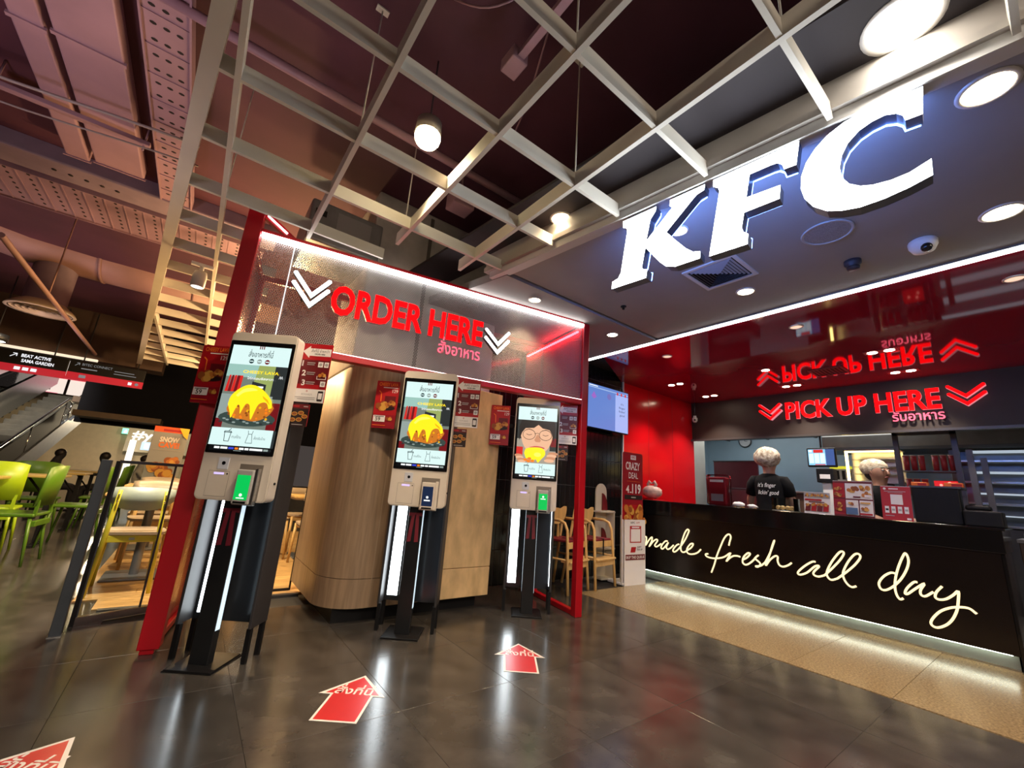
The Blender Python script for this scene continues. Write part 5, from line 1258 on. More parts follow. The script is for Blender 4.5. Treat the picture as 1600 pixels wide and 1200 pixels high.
def worker(label, loc, rz, k, arms, head_turn, netmat, sk, shirt_print=None):
    t = thing('person', label, 'person', (loc[0], loc[1], 0), rz)
    z = lambda a: a*k
    V = []; E = []
    V.append((0, 0, z(.98), .095*k))                   # pelvis
    a = chain(V, E, 0, [(0, .01*k, z(1.12), .085*k), (0, .01*k, z(1.30), .09*k), (0, .01*k, z(1.41), .07*k), (0, 0, z(1.50), .050*k)])
    chest = 2
    hv = Vector((math.sin(R(head_turn)), -math.cos(R(head_turn)), 0))
    chain(V, E, a, [(hv.x*.01*k, hv.y*.01*k, z(1.575), .066*k), (hv.x*.016*k, hv.y*.016*k, z(1.635), .092*k), (0, 0, z(1.70), .098*k), (0, 0, z(1.765), .068*k)])
    for (sgn, el, wr, hd, hs, hu) in arms:
        sh = (sgn*.16*k, .01*k, z(1.39), .042*k)
        chain(V, E, 3, [sh, (sgn*.195*k, .01*k, z(1.34), .042*k), (el[0]*k, el[1]*k, z(el[2]), .042*k), ((el[0]*.55+wr[0]*.45)*k, (el[1]*.55+wr[1]*.45)*k, z(el[2]*.55+wr[2]*.45), .040*k), (wr[0]*k, wr[1]*k, z(wr[2]), .028*k)])
        hand(V, E, len(V)-1, hd, hs, hu, k)
    for sgn in (-1, 1):
        chain(V, E, 0, [(sgn*.085*k, 0, z(.90), .088*k), (sgn*.095*k, -.01*k, z(.52), .062*k), (sgn*.10*k, .0, z(.30), .056*k), (sgn*.10*k, .01*k, z(.09), .040*k), (sgn*.105*k, -.06*k, z(.045), .040*k), (sgn*.11*k, -.15*k, z(.035), .032*k)])
    skinned('body', V, E, sk, t)
    # shirt: lofted torso with sleeves
    mb = MB(); n = 22; vs = []; fs = []
    prof = [(.955, .178, .132), (1.02, .176, .128), (1.12, .168, .122), (1.22, .176, .126), (1.32, .192, .130), (1.39, .198, .124), (1.44, .180, .108), (1.475, .125, .088), (1.50, .078, .070)]
    for (zz, rx, ry) in prof:
        for q in range(n):
            a_ = 2*PI*q/n
            vs.append((rx*k*math.copysign(abs(math.cos(a_))**.85, math.cos(a_)), .008*k+ry*k*math.sin(a_), z(zz)))
    for i in range(len(prof)-1):
        for q in range(n): fs.append((i*n+q, i*n+(q+1) % n, (i+1)*n+(q+1) % n, (i+1)*n+q))
    mb.add(vs, fs, 0, True)
    for (sgn, el, *_r) in arms:
        q = .66
        mb.tube([(sgn*.12*k, .008*k, z(1.40)), (sgn*.175*k, .01*k, z(1.40)), (sgn*.205*k, .01*k, z(1.35)), ((sgn*.20*(1-q)+el[0]*q)*k, (.01*(1-q)+el[1]*q)*k, z(1.36*(1-q)+el[2]*q))], [.075*k, .080*k, .076*k, .070*k], 14)
    sh_ = mb.build('shirt', tee, t)
    V = [(0, 0, z(.99), .13*k)]; E = []
    for sgn in (-1, 1): chain(V, E, 0, [(sgn*.088*k, 0, z(.88), .102*k), (sgn*.097*k, -.01*k, z(.52), .082*k), (sgn*.10*k, .005*k, z(.10), .070*k)])
    skinned('trousers', V, E, tee, t)
    for sgn in (-1, 1): MB().bbox((sgn*.105-.05)*k, (sgn*.105+.05)*k, -.20*k, .07*k, 0, .07*k, .02*k).build('shoe', black_p, t)
    hc = (hv.x*.012*k, hv.y*.012*k, z(1.665))
    head_parts(t, hc, hv, k, sk=sk)
    return t, hv, hc
K1 = 1.10
arms1 = [(-1, (-.25, -.03, 1.14), (-.235, -.14, .98), (0.05, -.6, -.7), (1, 0, 0), (0, -.7, .6)),
         (1, (.27, -.06, 1.15), (.33, -.24, 1.03), (.25, -.9, -.1), (-1, -.2, 0), (0, 0, 1))]
w1, hv, hc = worker('worker seen from behind in black tee and puffy pale hair net', (6.92, 2.72), R(95), K1, arms1, -12, net_m, skin_m)
# the camera sees this worker's back: local +y faces the camera side
MB().ball((0, .03*K1, 1.722*K1), .158*K1, .160*K1, .140*K1, 24, 0, .06, 1, .06).build('hair_net', net_m, w1)
MB().ball((0, .02*K1, 1.69*K1), .098*K1, .104*K1, .10*K1, 18, 0, .1, 1).build('hair', hair_m, w1)
mb = MB(); text(mb, 'it\u2019s finger', -.11, 1.34, .058, .23, 0, 0, .012, 'l', slant=.2); text(mb, "lickin\u2019 good", -.11, 1.235, .058, .26, 0, 0, .012, 'l', slant=.2)
pr1 = mb.build('shirt_print', mat('shirt_print_white', (.7, .7, .7), .7), w1, (0, .155*K1, .11), R(180))
MB().box(-.06*K1, .06*K1, .128*K1, .136*K1, 1.005*K1, 1.03*K1).build('apron_knot', mat('apron_tie', (.25, .25, .26), .6), w1)
MB().tube([(.172*K1, .06*K1, 1.0*K1), (.20*K1, 0, .88*K1), (.20*K1, -.04*K1, .70*K1)], .012, 6).build('apron_edge', P_['white'], w1)
arms2 = [(-1, (-.24, -.06, 1.13), (-.20, -.27, 1.06), (.2, -.9, -.1), (1, 0, 0), (0, 0, 1)),
         (1, (.25, -.05, 1.13), (.20, -.27, 1.05), (-.2, -.9, -.1), (-1, 0, 0), (0, 0, 1))]
K2 = 1.02
w2, hv, hc = worker('worker in profile with pale hair net behind the menu stands', (6.96, 1.46), R(0), K2, arms2, 0, net_h, skin_t)
w2.rotation_euler = (0, 0, R(-34))
MB().ball((0, .055*K2, 1.722*K2), .125*K2, .160*K2, .115*K2, 24, 0, .05, 1, .03).build('hair_net', net_h, w2)
MB().ball((0, .055*K2, 1.65*K2), .090*K2, .110*K2, .09*K2, 18, 0, .05, 1).build('hair', hair_m, w2)
MB().tube([(.05, .09*K2, 1.50*K2), (0, .095*K2, 1.485*K2), (-.05, .09*K2, 1.50*K2)], .01, 6).build('collar', tee, w2)

# ================================================================== LEFT: GLASS RAILING
t = thing('glass_railing', 'glass railing with dark metal posts left of the red frame', 'railing', (-.497, 4.30, 0))
MB().bbox(-.03, .03, -.03, .03, 0, 1.175, .004).build('post', mat('slate_post', (.075, .090, .110), .45, .4, noise=.1), t)
MB().box(-.035, .035, -.035, .035, 0, .006).build('foot_plate', steel, t)
an = math.atan2(.25, .62)
g = MB().box(0, .74, -.005, .005, .03, 1.16).build('glass_pane', glassmat(), t, (.05, .22, 0), an)
MB().box(0, .74, -.012, .012, 1.155, 1.178).build('top_rail', MATS['slate_post'], t, (.05, .22, 0), an)
MB().box(0, .74, -.02, .02, 0, .05).build('base_rail', steel, t, (.05, .22, 0), an)
MB().box(0, .012, -.008, .008, .03, 1.16).box(.37, .382, -.006, .006, .05, 1.155).build('upright', MATS['slate_post'], t, (.05, .22, 0), an)
MB().box(-.012, .012, -.015, .015, 0, 1.17).build('rear_post', black_p, t, (.045, .19, 0))
t = thing('gate_glass', 'glass screen with dark edge left of the timber pillar', 'glass screen', (0.62, 4.98, 0))
MB().box(0, .42, -.005, .005, .02, 1.02).build('glass_pane', glassmat(), t)
MB().box(-.008, .43, -.01, .01, 1.02, 1.035).box(.42, .435, -.01, .01, .0, 1.03).box(0, .42, -.02, .02, 0, .03).build('edge_rail', black_p, t)

# ================================================================== CHAIRS AND TABLES
def wood_chair(name, label, loc, rz, legm, backm, seatm, group=None):
    t = thing(name, label, 'chair', (loc[0], loc[1], 0.012), rz, group)
    for s_ in (-1, 1):
        MB().tube([(s_*.215, -.245, 0), (s_*.185, -.205, .50), (s_*.165, -.235, .90)], [.016, .020, .015], 8).build('leg', legm, t)
        MB().tube([(s_*.20, .22, 0), (s_*.185, .18, .50)], [.015, .020], 8).build('leg', legm, t)
        MB().tube([(s_*.185, -.19, .475), (s_*.185, .18, .475)], .014, 6).build('side_rail', legm, t)
    MB().bbox(-.185, .185, -.20, -.18, .44, .50, .005).build('rear_rail', legm, t)
    MB().bbox(-.185, .185, .17, .19, .44, .50, .005).build('front_rail', legm, t)
    # dished seat
    sp = catmull([(-.225, -.19), (-.20, .17), (0, .215), (.20, .17), (.225, -.19), (0, -.215), (-.225, -.19)], 4)
    MB().prism(sp, .505, .53).build('seat', seatm, t)
    # curved backrest
    mb = MB(); n = 12
    ft = []
    for i in range(n+1):
        q = -1+2*i/n
        x = q*.245; y = -.165-.055*(1-q*q)
        zt = .93-.02*q*q*q*q; zb = .72+.09*abs(q)**3
        ft.append(((x, y, zb), (x, y, zt)))
    vs = []; fs = []
    for (b_, t_) in ft:
        vs += [b_, t_, (b_[0], b_[1]+.014, b_[2]), (t_[0], t_[1]+.014, t_[2])]
    for i in range(n):
        o = 4*i; p = 4*(i+1)
        fs += [(o, p, p+1, o+1), (o+2, o+3, p+3, p+2), (o+1, p+1, p+3, o+3), (o, o+2, p+2, p)]
    fs += [(0, 1, 3, 2), (4*n, 4*n+2, 4*n+3, 4*n+1)]
    mb.add(vs, fs, 0, True).build('backrest', backm, t)
    for s_ in (-1, 1):
        for z_ in (.80, .86): MB().ball((s_*.167, -.250, z_), .008, n=8).build('screw', chrome, t)
    return t
yel = mat('yellow_lacquer', (.58, .50, .04), .35, noise=.06)
greyb = mat('grey_green_plywood', (.33, .37, .35), .4, noise=.05)
oakc = mat('oak_chair', (.52, .32, .12), .4, noise=.2, nscale=3, stretch=(3, 3, 3))
walnut = mat('greige_wood', (.36, .27, .20), .4, noise=.2, nscale=3)
c = wood_chair('dining_chair', 'yellow framed dining chair with grey backrest behind the glass railing', (-.305, 5.49), R(3), yel, greyb, walnut)
MB().box(-.02, .02, -.203, -.2, .46, .48).build('name_tag', steel, c)
wc = wood_chair('oak_dining_chair', 'oak dining chair with pale backrest behind the yellow chair', (-.22, 6.62), R(184), oakc, walnut, walnut, 'oak dining chairs')
spots = [(-.28, 7.25, 2, 'oak dining chair at the second table row facing away'), (1.48, 6.2, 5, 'oak dining chair glimpsed between left kiosk and pillar, nearest one'), (-.30, 8.46, 182, 'oak dining chair behind the second table row'),
         (1.02, 6.82, -88, 'oak dining chair glimpsed left of the table beside the pillar'), (1.55, 7.42, 184, 'oak dining chair on the far side of the table beside the pillar'), (.55, 8.6, 0, 'oak dining chair in front of the far oak table'), (.55, 9.8, 180, 'oak dining chair behind the far oak table')]
for (x, y, a, lab) in spots: dup(wc, (x, y, .012), R(a), lab)
def cafe_table(label, loc, wdt, dep, h, topm, legm, group):
    t = thing('cafe_table', label, 'table', (loc[0], loc[1], loc[2]), 0, group)
    MB().bbox(-wdt/2, wdt/2, -dep/2, dep/2, h-.03, h, .006).build('table_top', topm, t)
    MB().lathe([(.04, .02), (.04, h-.03)], 16).build('column', legm, t)
    MB().bbox(-.24, .24, -.24, .24, 0, .02, .006).build('base', legm, t)
    MB().box(-.2, .2, -.03, .03, h-.06, h-.03).box(-.03, .03, -.2, .2, h-.06, h-.03).build('top_bracket', legm, t)
    return t
slate_leg = mat('slate_leg', (.16, .17, .20), .3, .5)
for (x, y, lab) in ((-.25, 6.05, 'oak topped table with slate column behind the yellow chair'), (-.28, 7.85, 'oak topped table in the second row of the seating area'), (1.6, 6.82, 'oak topped table seen through the gap beside the pillar'), (.55, 9.2, 'oak topped table in the far row of the seating area')):
    cafe_table(lab, (x, y, .012), .72, .62, .84, oakc, slate_leg, 'oak tables')
green = mat('green_plastic', (.065, .15, .008), .35, noise=.08)
green_b = mat('lime_plastic', (.30, .46, .008), .35, noise=.05)
def green_chair(label, loc, rz, M):
    t = thing('green_chair', label, 'chair', (loc[0], loc[1], 0), rz, 'green food court chairs')
    for sx in (-1, 1):
        for sy in (-1, 1): MB().tube([(sx*.23, sy*.24, 0), (sx*.19, sy*.18, .52)], [.013, .018], 8).build('leg', M, t)
    MB().bbox(-.23, .23, -.22, .22, .50, .535, .012).build('seat', M, t)
    mb = MB(); n = 10; vs = []; fs = []
    for i in range(n+1):
        q = -1+2*i/n
        x = q*.24; y = -.20-.06*(1-q*q)
        for (yy, zz) in ((y, .62), (y-.04, 1.06-.03*q**4)):
            vs += [(x, yy, zz), (x, yy+.016, zz)]
    for i in range(n):
        o = 4*i; p = o+4
        fs += [(o, p, p+2, o+2), (o+1, o+3, p+3, p+1), (o+2, p+2, p+3, o+3), (o, o+1, p+1, p)]
    fs += [(0, 2, 3, 1), (4*n, 4*n+1, 4*n+3, 4*n+2)]
    mb.add(vs, fs, 0, True).build('backrest', M, t)
    for s_ in (-1, 1): MB().box(s_*.20-.015, s_*.20+.015, -.225, -.20, .52, .68).build('back_support', M, t)
    MB().bbox(-.2, .2, -.24, -.2, .40, .46, .006).build('rear_apron', M, t)
    return t
cl = [(-1.43, 7.1, 84, green, 'green plastic chair nearest the camera at the first food court table'), (-2.05, 6.5, 0, green, 'green plastic chair cut by the left edge'), (-1.78, 7.76, 4, green_b, 'lime plastic chair with its back to the camera at the second table'), (-1.13, 8.35, 86, green, 'green plastic chair at the right of the second table'),
      (-1.75, 9.41, -3, green, 'green plastic chair with its back to the camera at the third table'), (-1.12, 10.0, 90, green, 'green plastic chair at the right of the third table'), (-1.2, 11.6, 88, green, 'green plastic chair at the right of the farthest green table'), (-2.38, 10.0, -90, green, 'green plastic chair on the left side of the third table'), (-2.38, 8.35, -88, green, 'green plastic chair on the left side of the second table')]
for (x, y, a, M, lab) in cl: green_chair(lab, (x, y), R(a), M)
tabm = mat('food_court_top', (.40, .30, .10), .35, noise=.15, nscale=4)
def trestle(label, loc, wdt, dep):
    t = thing('food_court_table', label, 'table', (loc[0], loc[1], 0), 0, 'food court tables')
    MB().bbox(-wdt/2, wdt/2, -dep/2, dep/2, .87, .90, .006).build('table_top', tabm, t)
    for s_ in (-1, 1):
        MB().box(s_*(wdt/2-.1)-.025, s_*(wdt/2-.1)+.025, -.03, .03, .03, .87).build('leg', black_p, t)
        MB().box(s_*(wdt/2-.1)-.03, s_*(wdt/2-.1)+.03, -.25, .25, 0, .03).build('foot', black_p, t)
        MB().tube([(s_*(wdt/2-.1), 0, .55), (s_*(wdt/2-.35), 0, .87)], .014, 6).build('brace', black_p, t)
for (x, y, lab) in ((-2.05, 7.1, 'pale topped food court table cut by the left edge'), (-1.75, 8.35, 'pale topped food court table beside the lime chair'), (-1.75, 10.0, 'pale topped food court table in the third row'), (-1.82, 11.6, 'pale topped food court table farthest away')):
    trestle(lab, (x, y), .85, .7)
# ---- diners far behind
def diner(label, loc, rz, lean, shirt):
    t = thing('person', label, 'person', (loc[0], loc[1], 0), rz)
    t.scale = (.87, .87, .87)
    V = [(0, 0, .60, (.17, .14))]; E = []
    a = chain(V, E, 0, [(0, -lean*.4, .80, (.16, .12)), (0, -lean*.8, 1.10, (.19, .12)), (0, -lean, 1.20, (.12, .09)), (0, -lean-.02, 1.25, .07), (0, -lean-.05, 1.31, (.075, .085)), (0, -lean-.05, 1.38, (.085, .09)), (0, -lean-.04, 1.44, .055)])
    for s_ in (-1, 1):
        chain(V, E, 2, [(s_*.2, -lean*.8, 1.05, .06), (s_*.26, -lean-.08, .90, .048), (s_*.16, -lean-.32, .93, .034), (s_*.14, -lean-.42, .93, .03)])
        chain(V, E, 0, [(s_*.10, -.12, .58, .10), (s_*.13, -.50, .56, .075), (s_*.13, -.50, .10, .05), (s_*.13, -.62, .05, .045)])
    skinned('body', V, E, shirt, t, 1)
    MB().ball((0, -lean-.03, 1.38), .102, .11, .108, 14).build('hair', hair_m, t)
    MB().bbox(-.2, .2, -.2, .2, .42, .50, .02).box(-.18, -.15, -.18, -.15, 0, .42).box(.15, .18, -.18, -.15, 0, .42).box(-.18, -.15, .15, .18, 0, .42).box(.15, .18, .15, .18, 0, .42).build('stool', black_p, t)
dshirt = mat('dark_clothes', (.02, .02, .024), .8, noise=.2); wshirt = mat('pale_clothes', (.5, .48, .45), .8, noise=.1)
diner('diner in dark clothes sitting upright far behind the green chairs', (-2.40, 13.4), R(90), .05, dshirt)
diner('diner in dark clothes leaning over a table far behind', (-1.40, 13.4), R(-90), .20, dshirt)
diner('diner in pale top sitting far behind the glass railing', (-.98, 13.2), R(90), .08, wshirt)
for (x, y, lab) in ((-1.90, 13.4, 'dark table where the two diners sit'), (-.42, 13.2, 'dark table beside the diner in pale top')):
    cafe_table(lab, (x, y, 0), .42, .6, .86, black_p, black_p, 'dark dining tables')

# ================================================================== MALL BEHIND
t = thing('advertising_banner', 'tall snack advertising banner standing behind the oak chairs', 'banner', (-.40, 9.9, 0), R(4))
MB().bbox(-.25, .25, -.02, .02, .10, 1.80, .004).build('banner_board', pr('banner_grey', srgb(150, 155, 160)), t)
D = Draw(-.0206, .0006)
D.rect(-.25, .25, 1.70, 1.80, pr('bo', srgb(235, 90, 30))); D.rect(-.12, .15, 1.72, 1.76, P_['red'])
D.text('SNOW', 0, 1.53, .085, P_['white'], w=.28, anchor='c', offset=.04); D.text('CAVE!', .01, 1.43, .09, P_['orange'], w=.30, anchor='c', offset=.04)
D.rect(-.2, .2, 1.38, 1.39, P_['grey'])
for (x, z, r) in ((.12, 1.20, .10), (-.1, 1.05, .14), (.08, .95, .14), (-.05, .8, .15), (.1, .7, .12)): food(D, x, z, r*1.2, 12, int(z*77))
D.poly([(.10, 1.80), (.25, 1.80), (.25, 1.60), (.18, 1.66)], P_['yellow'])
D.build('print', t)
MB().box(-.27, .27, -.12, .12, 0, .03).box(-.02, .02, -.02, .02, .03, .10).build('base', black_p, t)
# stairs
stone = mat('stair_grey', (.15, .145, .125), .6, noise=.15)
t = thing('mall_staircase', 'grey mall staircase rising behind the green chairs', 'staircase', (-3.55, 11.7, 0))
NS = 20; run = 8.6/NS; rise = 3.05/NS
for i in range(NS):
    MB().bbox(-.62, .52, run*i, run*(i+1)+.03, rise*i, rise*(i+1), .006).build('step', stone, t)
MB().prism([(0, -.1), (8.6, 2.85), (8.6, 3.35), (5.2, 2.1), (4.9, 2.1), (0, .32)], .53, .60, 'x').build('stringer', mat('blue_grey_stringer', (.23, .27, .34), .5, noise=.05), t)
MB().box(-.62, .52, 8.6, 12.6, 2.9, 3.05).build('landing', stone, t)
hp = [(.56, -.3, 1.0), (.56, 0.2, 1.05), (.56, 4.5, 2.62), (.56, 4.9, 2.58), (.56, 8.6, 3.95)]
MB().tube(hp, .03, 8).build('handrail', chrome, t)
for (y, z0) in ((.1, .2), (2.2, .95), (4.4, 1.75), (4.95, 1.95), (6.8, 2.6), (8.4, 3.1)): MB().tube([(.56, y, z0), (.56, y, z0+.82)], .018, 6).build('baluster', chrome, t)
for k in range(4): MB().tube([(.56, 4.45, 1.85+.17*k), (.56, 5.0, 1.92+.17*k)], .012, 6).build('cross_bar', chrome, t)
MB().prism([(.1, .35), (4.4, 1.9), (4.4, 2.45), (.1, .9)], .555, .565, 'x').build('glass_panel', mat('frosted_panel', (.04, .04, .038), .7, 0, spec=.2), t)
MB().prism([(5.0, 2.15), (8.5, 3.4), (8.5, 3.8), (5.0, 2.5)], .555, .565, 'x').build('glass_panel', MATS['frosted_panel'], t)
# escalator left of the stairs
t = thing('mall_escalator', 'escalator with shiny metal sides left of the grey staircase', 'escalator', (-4.85, 11.7, 0))
for s_ in (-.62, .55):
    MB().prism([(0, 0), (9.0, 3.5), (9.0, 4.3), (0, .85)], s_, s_+.08, 'x').build('side_skirt', steel, t)
    MB().prism([(0, .85), (9.0, 4.3), (9.0, 4.75), (0, 1.3)], s_+.03, s_+.045, 'x').build('glass_balustrade', glassmat(), t)
    MB().tube([(s_+.04, -.3, 1.1), (s_+.04, 0, 1.33), (s_+.04, 9.0, 4.78)], .04, 8).build('handrail', black_p, t)
for i in range(22): MB().box(-.54, .55, .4*i, .4*i+.4, .155*i, .155*i+.16).build('escalator_step', dsteel, t)
# hanging direction signs
sgb = mat('black_sign_board', (.012, .012, .013), .4); sgr = glow('red_sign_band', (.75, .03, .05), .35)
sw = scr('signtext', srgb(240, 240, 245), .9)
t = thing('direction_sign', 'black hanging direction sign with bright white lettering and arrow', 'sign', (-3.02, 12.0, 2.66))
MB().bbox(-1.1, .63, 0, .06, .14, .41, .004).build('board', sgb, t)
MB().box(-1.1, .63, -.002, .06, 0, .14).build('red_band', sgr, t)
D = Draw(-.004, .001)
D.text('BEAT ACTIVE', -.02, .30, .06, sw, w=.40, offset=.03); D.text('SAMA GARDEN', 0, .20, .06, sw, w=.44, offset=.03); D.text('EVENT', -.86, .30, .06, sw, w=.24, anchor='l', offset=.03); D.text('SPACE', -.86, .20, .06, sw, w=.2, offset=.03)
D.line([(-.16, .28), (-.08, .35)], .012, sw); D.line([(-.13, .35), (-.08, .35), (-.08, .30)], .012, sw)
for k in range(3): D.rect(-.06+.11*k, .02+.11*k, .04, .10, sw)
D.build('lettering', t)
for x in (-.9, .4): MB().tube([(x, .03, .41), (x, .03, 1.45)], .012, 6).build('hanger', dsteel, t)
t = thing('direction_sign', 'black hanging direction sign with dim grey lettering nearer the lattice', 'sign', (-1.79, 12.0, 2.68))
MB().bbox(-.585, .60, 0, .06, .14, .40, .004).build('board', sgb, t)
MB().box(-.585, .60, -.002, .06, 0, .14).build('red_band', sgr, t)
sd = scr('signdim', srgb(130, 130, 130), .8)
D = Draw(-.004, .001)
D.text('BITEC CONNECT', -.40, .30, .05, sd, w=.46); D.rect(-.40, -.16, .225, .245, sd); D.rect(.10, .42, .275, .288, sd); D.rect(.10, .46, .22, .233, sd)
D.line([(-.50, .28), (-.44, .34)], .010, sd); D.line([(-.48, .34), (-.44, .34), (-.44, .30)], .010, sd)
D.rect(-.40, -.30, .04, .10, sd); D.rect(.36, .42, .04, .10, sw); D.disc(.50, .07, .03, sd)
D.build('lettering', t)
for x in (-.4, .45): MB().tube([(x, .03, .40), (x, .03, 1.45)], .012, 6).build('hanger', dsteel, t)
# bulkheads, back wall, bright upper floor
navy = mat('navy_wall', (.004, .005, .012), .9, noise=.1)
struct(MB().box(-2.75, 3.6, 16.0, 16.3, 2.05, 6.0).build('wall_far_bulkhead', navy))
struct(MB().box(-2.65, -.9, 15.0, 16.0, 2.16, 2.30).build('trim_3', mat('brown_bulkhead', (.20, .15, .11), .6, noise=.1)))
bw = struct(MB().box(-9, 3.6, 23.0, 23.2, 0, 3.4).build('wall_far', mat('beige_far_wall', (.62, .52, .36), .6, noise=.05)))
struct(MB().box(-9, 3.6, 13.0, 30, 6.5, 6.6).build('ceiling_far', black_ceil))
struct(MB().box(-9, -.95, 12.12, 12.7, 3.14, 6.5).build('trim_4', mat('brown_beam', (.10, .06, .045), .7, noise=.1)))
tag(MB().bbox(-9, -2.0, 12.05, 12.115, 3.11, 3.16, .01).build('cove_light', glow('cove_cream', (1, .86, .66), .75)), 'cream light strip above the hanging direction signs', 'light')
struct(MB().box(-2.95, 3.6, 16.3, 23.0, 2.60, 2.75).build('ceiling_underpass', mat('brown_under', (.22, .16, .12), .7)))
t = thing('upper_shopfront', 'bright pink and white shopfront on the floor above the stairs', 'shopfront', (-5.0, 24.5, 3.06))
MB().box(-3.5, 2.6, 0, .1, 0, 2.6).build('lit_wall', glow('upper_white', (1.0, .86, .76), .75), t)
for (a, b, z0, z1) in ((-1.0, -.4, .1, .95), (-.35, .1, .35, .50), (.9, 1.15, .1, .9), (-2.6, -2.2, .2, 1.2), (1.5, 2.3, .7, 1.0)):
    MB().box(a, b, -.03, 0, z0, z1).build('pink_panel', glow('upper_pink', (.95, .20, .30), .8), t)
MB().box(-3.5, 2.6, -.05, 0, 1.1, 1.25).build('red_band', glow('upper_red', (.7, .05, .08), .7), t)
for x in (-1.6, .3, 1.3): MB().box(x-.04, x+.04, -.04, 0, 0, 2.4).build('mullion', dsteel, t)
t = thing('far_shop_sign', 'white glowing shop name sign on the far beige wall', 'sign', (-1.35, 22.5, 1.85))
D = Draw(0, .003); D.text('#yoolk', -.75, .12, .34, glow('far_sign_white', (1, 1, 1), 1.0), w=1.75, offset=.015); D.rect(-.40, .95, -.30, .02, glow('sub_sign', (.45, .65, .95), .9))
for k in range(6): D.rect(-.30+.2*k, -.16+.2*k, -.24, -.04, glow('sub_text', (.9, .95, 1), 2))
D.build('lettering', t)
MB().box(-.9, 1.1, .01, .06, -.4, .6).build('sign_board', mat('sign_beige', (.6, .55, .42), .6), t)
MB().tube([(-.9, .04, .5), (-.9, .04, .9)], .02, 6).build('hanger', dsteel, t)
t = thing('exit_sign', 'small green exit sign on the far beige wall', 'exit sign', (-2.25, 22.6, 2.12))
MB().bbox(-.2, .2, 0, .06, 0, .22, .01).build('lit_box', glow('exit_green', (.25, .85, .55), 1.3), t)
D = Draw(-.002, .002); D.poly([(-.14, .04), (-.06, .04), (-.04, .11), (-.08, .16), (-.13, .11)], glow('exit_white', (.9, 1, .95), 2)); D.poly([(.02, .10), (.10, .17), (.10, .13), (.17, .13), (.17, .08), (.10, .08), (.10, .04)], glow('exit_white', (.9, 1, .95), 2)); D.build('symbol', t)
MB().tube([(0, .03, .22), (0, .03, .32)], .01, 6).build('hanger', dsteel, t)
for (x, y, lab) in ((-2.05, 18.5, 'small round downlight under the far walkway at left'), (-1.30, 17.5, 'small round downlight under the far walkway at right'), (-.95, 20.5, 'small warm downlight deepest under the far walkway')):
    t = thing('far_downlight', lab, 'downlight', (x, y, 2.60))
    MB().lathe([(.10, .0), (.12, .0), (.12, -.03), (.10, -.03)], 16).build('trim_ring', ring_m, t)
    MB().lathe([(.001, -.01), (.10, -.01)], 16).build('lens', lens_w, t)
    MB().tube([(0, 0, 0), (0, 0, .1)], .01, 6).build('stem', dsteel, t)
t = thing('shop_pillar_light', 'glowing white vertical light beside the far shop sign', 'light', (-2.0, 22.2, 0))
MB().bbox(-.1, .1, 0, .1, .4, 1.9, .02).build('tube', glow('far_tube', (1, .92, .8), 1.2), t)
MB().box(-.14, .14, -.02, .14, 0, .4).build('base', white_p, t)

# ================================================================== DUCTS AND TRAYS IN THE OPEN CEILING
duct = mat('duct_mauve_light_tint', (.33, .195, .245), .55, noise=.12, nscale=2)  # pink of the light on the ducts is mixed into this base colour
duct_o = mat('duct_rose_light_tint', (.34, .19, .17), .55, noise=.12, nscale=2)  # rosy light likewise put into the round duct's colour
hole_m = mat('tray_hole', (.01, .006, .008), .9)
def sheet_duct(label, x0, x1, y0, y1, z0, z1):
    t = thing('air_duct', label, 'duct', (x0, y0, z0))
    MB().bbox(0, x1-x0, 0, y1-y0, 0, z1-z0, .012).build('duct_body', duct, t)
    n = 3
    for k in range(n+1):
        yy = (y1-y0)*k/n
        MB().box(-.012, x1-x0+.012, max(0, yy-.015), min(y1-y0, yy+.015), -.012, .01).build('flange', duct, t)
    return t
sheet_duct('wide flat mauve air duct running away overhead', -1.345, -.975, .6, 5.35, 4.0, 4.14)
sheet_duct('narrow flat mauve air duct left of the wide one', -1.56, -1.39, .6, 5.40, 4.0, 4.14)
def cable_tray(label, x0, x1, y0, y1, z, along, pitch):
    t = thing('cable_tray', label, 'cable tray', (0, 0, z))
    MB().box(x0, x1, y0, y1, 0, .01).build('tray_floor', duct, t)
    if along == 'y': MB().box(x0-.012, x0, y0, y1, -.02, .09).box(x1, x1+.012, y0, y1, -.02, .09).build('side_flange', duct, t)
    else: MB().box(x0, x1, y0-.012, y0, -.03, .10).box(x0, x1, y1, y1+.012, -.02, .10).build('side_flange', duct, t)
    mb = MB(); ribs = []
    if along == 'y':
        y = y0+.1; k = 0
        while y < y1-.05:
            for q in range(3):
                xx = x0+(x1-x0)*(.22+.28*q)
                mb.add([(xx+px, y+py, -.001) for px, py in circ(.020, 0, 0, 8, .014)], [list(range(8))[::-1]])
            if k % 2: ribs.append((x0, x1, y+.055, y+.062, -.006, 0))
            y += pitch; k += 1
    else:
        x = x0+.08
        while x < x1-.05:
            for q in range(7):
                yy = y0+(y1-y0)*(.10+.13*q)
                mb.add([(x+px, yy+py, -.001) for px, py in circ(.015, 0, 0, 8, .022)], [list(range(8))[::-1]])
            ribs.append((x+.07, x+.08, y0, y1, -.008, 0))
            x += pitch
    tag(mb.build('slot_holes', hole_m, t), kind='stuff')
    for q in ribs: MB().box(*q).build('stiffening_rib', duct, t)
    return t
cable_tray('perforated mauve cable tray running overhead beside the lattice edge', -.84, -.585, .6, 5.6, 4.0, 'y', .14)
cable_tray('wide perforated mauve cable tray crossing overhead at left', -3.4, .2, 6.05, 6.85, 4.0, 'x', .17)
t = thing('cross_beam', 'smooth mauve beam crossing under the ducts overhead', 'beam', (0, 5.72, 3.98))
MB().bbox(-3.4, .3, -.12, .24, 0, .2, .02).build('beam_body', mat('violet_grey_paint', (.26, .19, .25), .55, noise=.1), t)
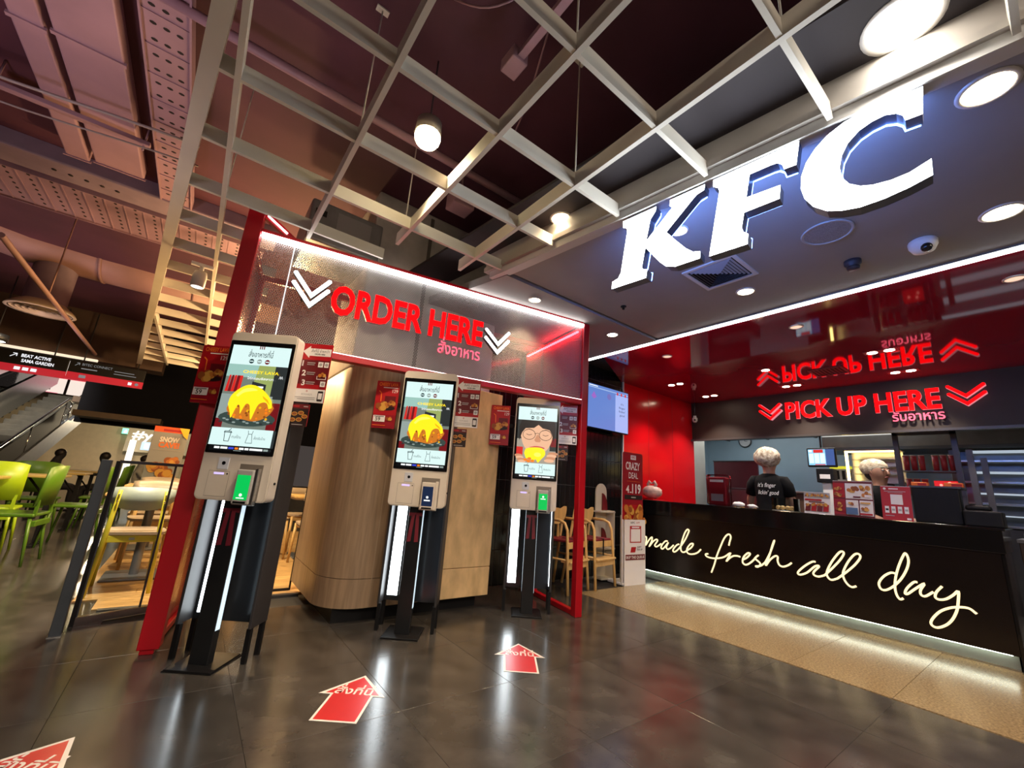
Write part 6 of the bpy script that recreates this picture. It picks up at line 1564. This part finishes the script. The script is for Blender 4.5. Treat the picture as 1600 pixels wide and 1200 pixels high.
for k in range(5): MB().lathe([(.001, -.004), (.02, -.004), (.02, 0)], 8, (-1.7+.12*k, .05, 0)).build('bolt', hole_m, t)
t = thing('round_air_duct', 'fat rose coloured round air duct crossing the ceiling at left', 'duct', (0, 9.0, 4.50))
MB().tube([(-5.2, -2.6, .35), (-4.3, -1.6, .2), (-3.4, -.55, .05), (-2.6, -.1, 0), (-1.8, 0, 0), (.8, 0, 0)], .56, 24).build('duct_tube', duct_o, t)
for x in (-1.75, -.55): MB().tube([(x-.02, 0, 0), (x+.02, 0, 0)], .575, 24).build('seam_ring', duct_o, t)
MB().box(-.05, .05, -.3, .3, .5, .56).build('hanger_strap', duct_o, t)
MB().lathe([(.24, -1.12), (.24, -.35)], 20, (-2.25, .0, 0)).build('drop_neck', mat('violet_grey_paint', (.26, .19, .25)), t)
t = thing('round_air_diffuser', 'round beige ceiling diffuser with rings hanging at left', 'diffuser', (-2.25, 9.0, 3.24))
MB().lathe([(.24, .14), (.36, .04), (.38, 0), (.34, .0)], 32).build('rim', mat('beige_diffuser', (.45, .36, .24), .5), t)
for k in range(5): MB().lathe([(.33-.065*k, .005), (.29-.065*k, .030), (.28-.065*k, .025), (.32-.065*k, .0)], 28).build('ring_blade', MATS['beige_diffuser'], t)
t = thing('diagonal_conduit', 'thin rose conduit running away under the round duct', 'pipe', (0, 0, 0))
MB().tube([(-1.71, 5.31, 3.0), (-1.80, 10.5, 3.0)], .026, 8).build('pipe', duct_o, t)
MB().tube([(-1.74, 7.0, 3.01), (-1.74, 7.0, 4.15)], .008, 6).build('pipe_hanger', duct_o, t)
for (z, y, lab) in ((3.9, 4.05, 'bundle of thin cables crossing below the flat ducts'), (3.86, 4.3, 'single thin cable crossing below the flat ducts')):
    pts = [(-3.2+2.7*q, y+.25*q+.1*math.sin(q*5), z-.12*math.sin(PI*q)) for q in [i/10 for i in range(11)]]
    tag(MB().tube(pts, .008 if 'single' in lab else .012, 6).build('ceiling_cable', mat('pale_cable', (.3, .24, .24), .6)), lab, 'cable')
t = thing('strut_channel', 'short mauve strut channel hanging below the flat ducts', 'strut', (-1.28, 4.55, 3.90))
MB().bbox(-.55, .42, -.03, .03, 0, .04, .004).build('channel', duct, t)
for x in (-.5, .38): MB().tube([(x, 0, -.05), (x, 0, .24)], .008, 6).build('threaded_rod', duct, t)
t = thing('hall_lamp', 'round hanging white lamp at the far left edge', 'pendant lamp', (-3.05, 10.6, 2.95))
MB().lathe([(.001, .12), (.16, .12), (.16, 0), (.14, 0)], 20).build('shade', dsteel, t)
MB().lathe([(.001, .01), (.14, .01)], 20).build('lens', glow('hall_lens', (1, .97, .92), 12), t)
MB().tube([(0, 0, .12), (0, 0, 1.19)], .01, 6).build('stem', dsteel, t)
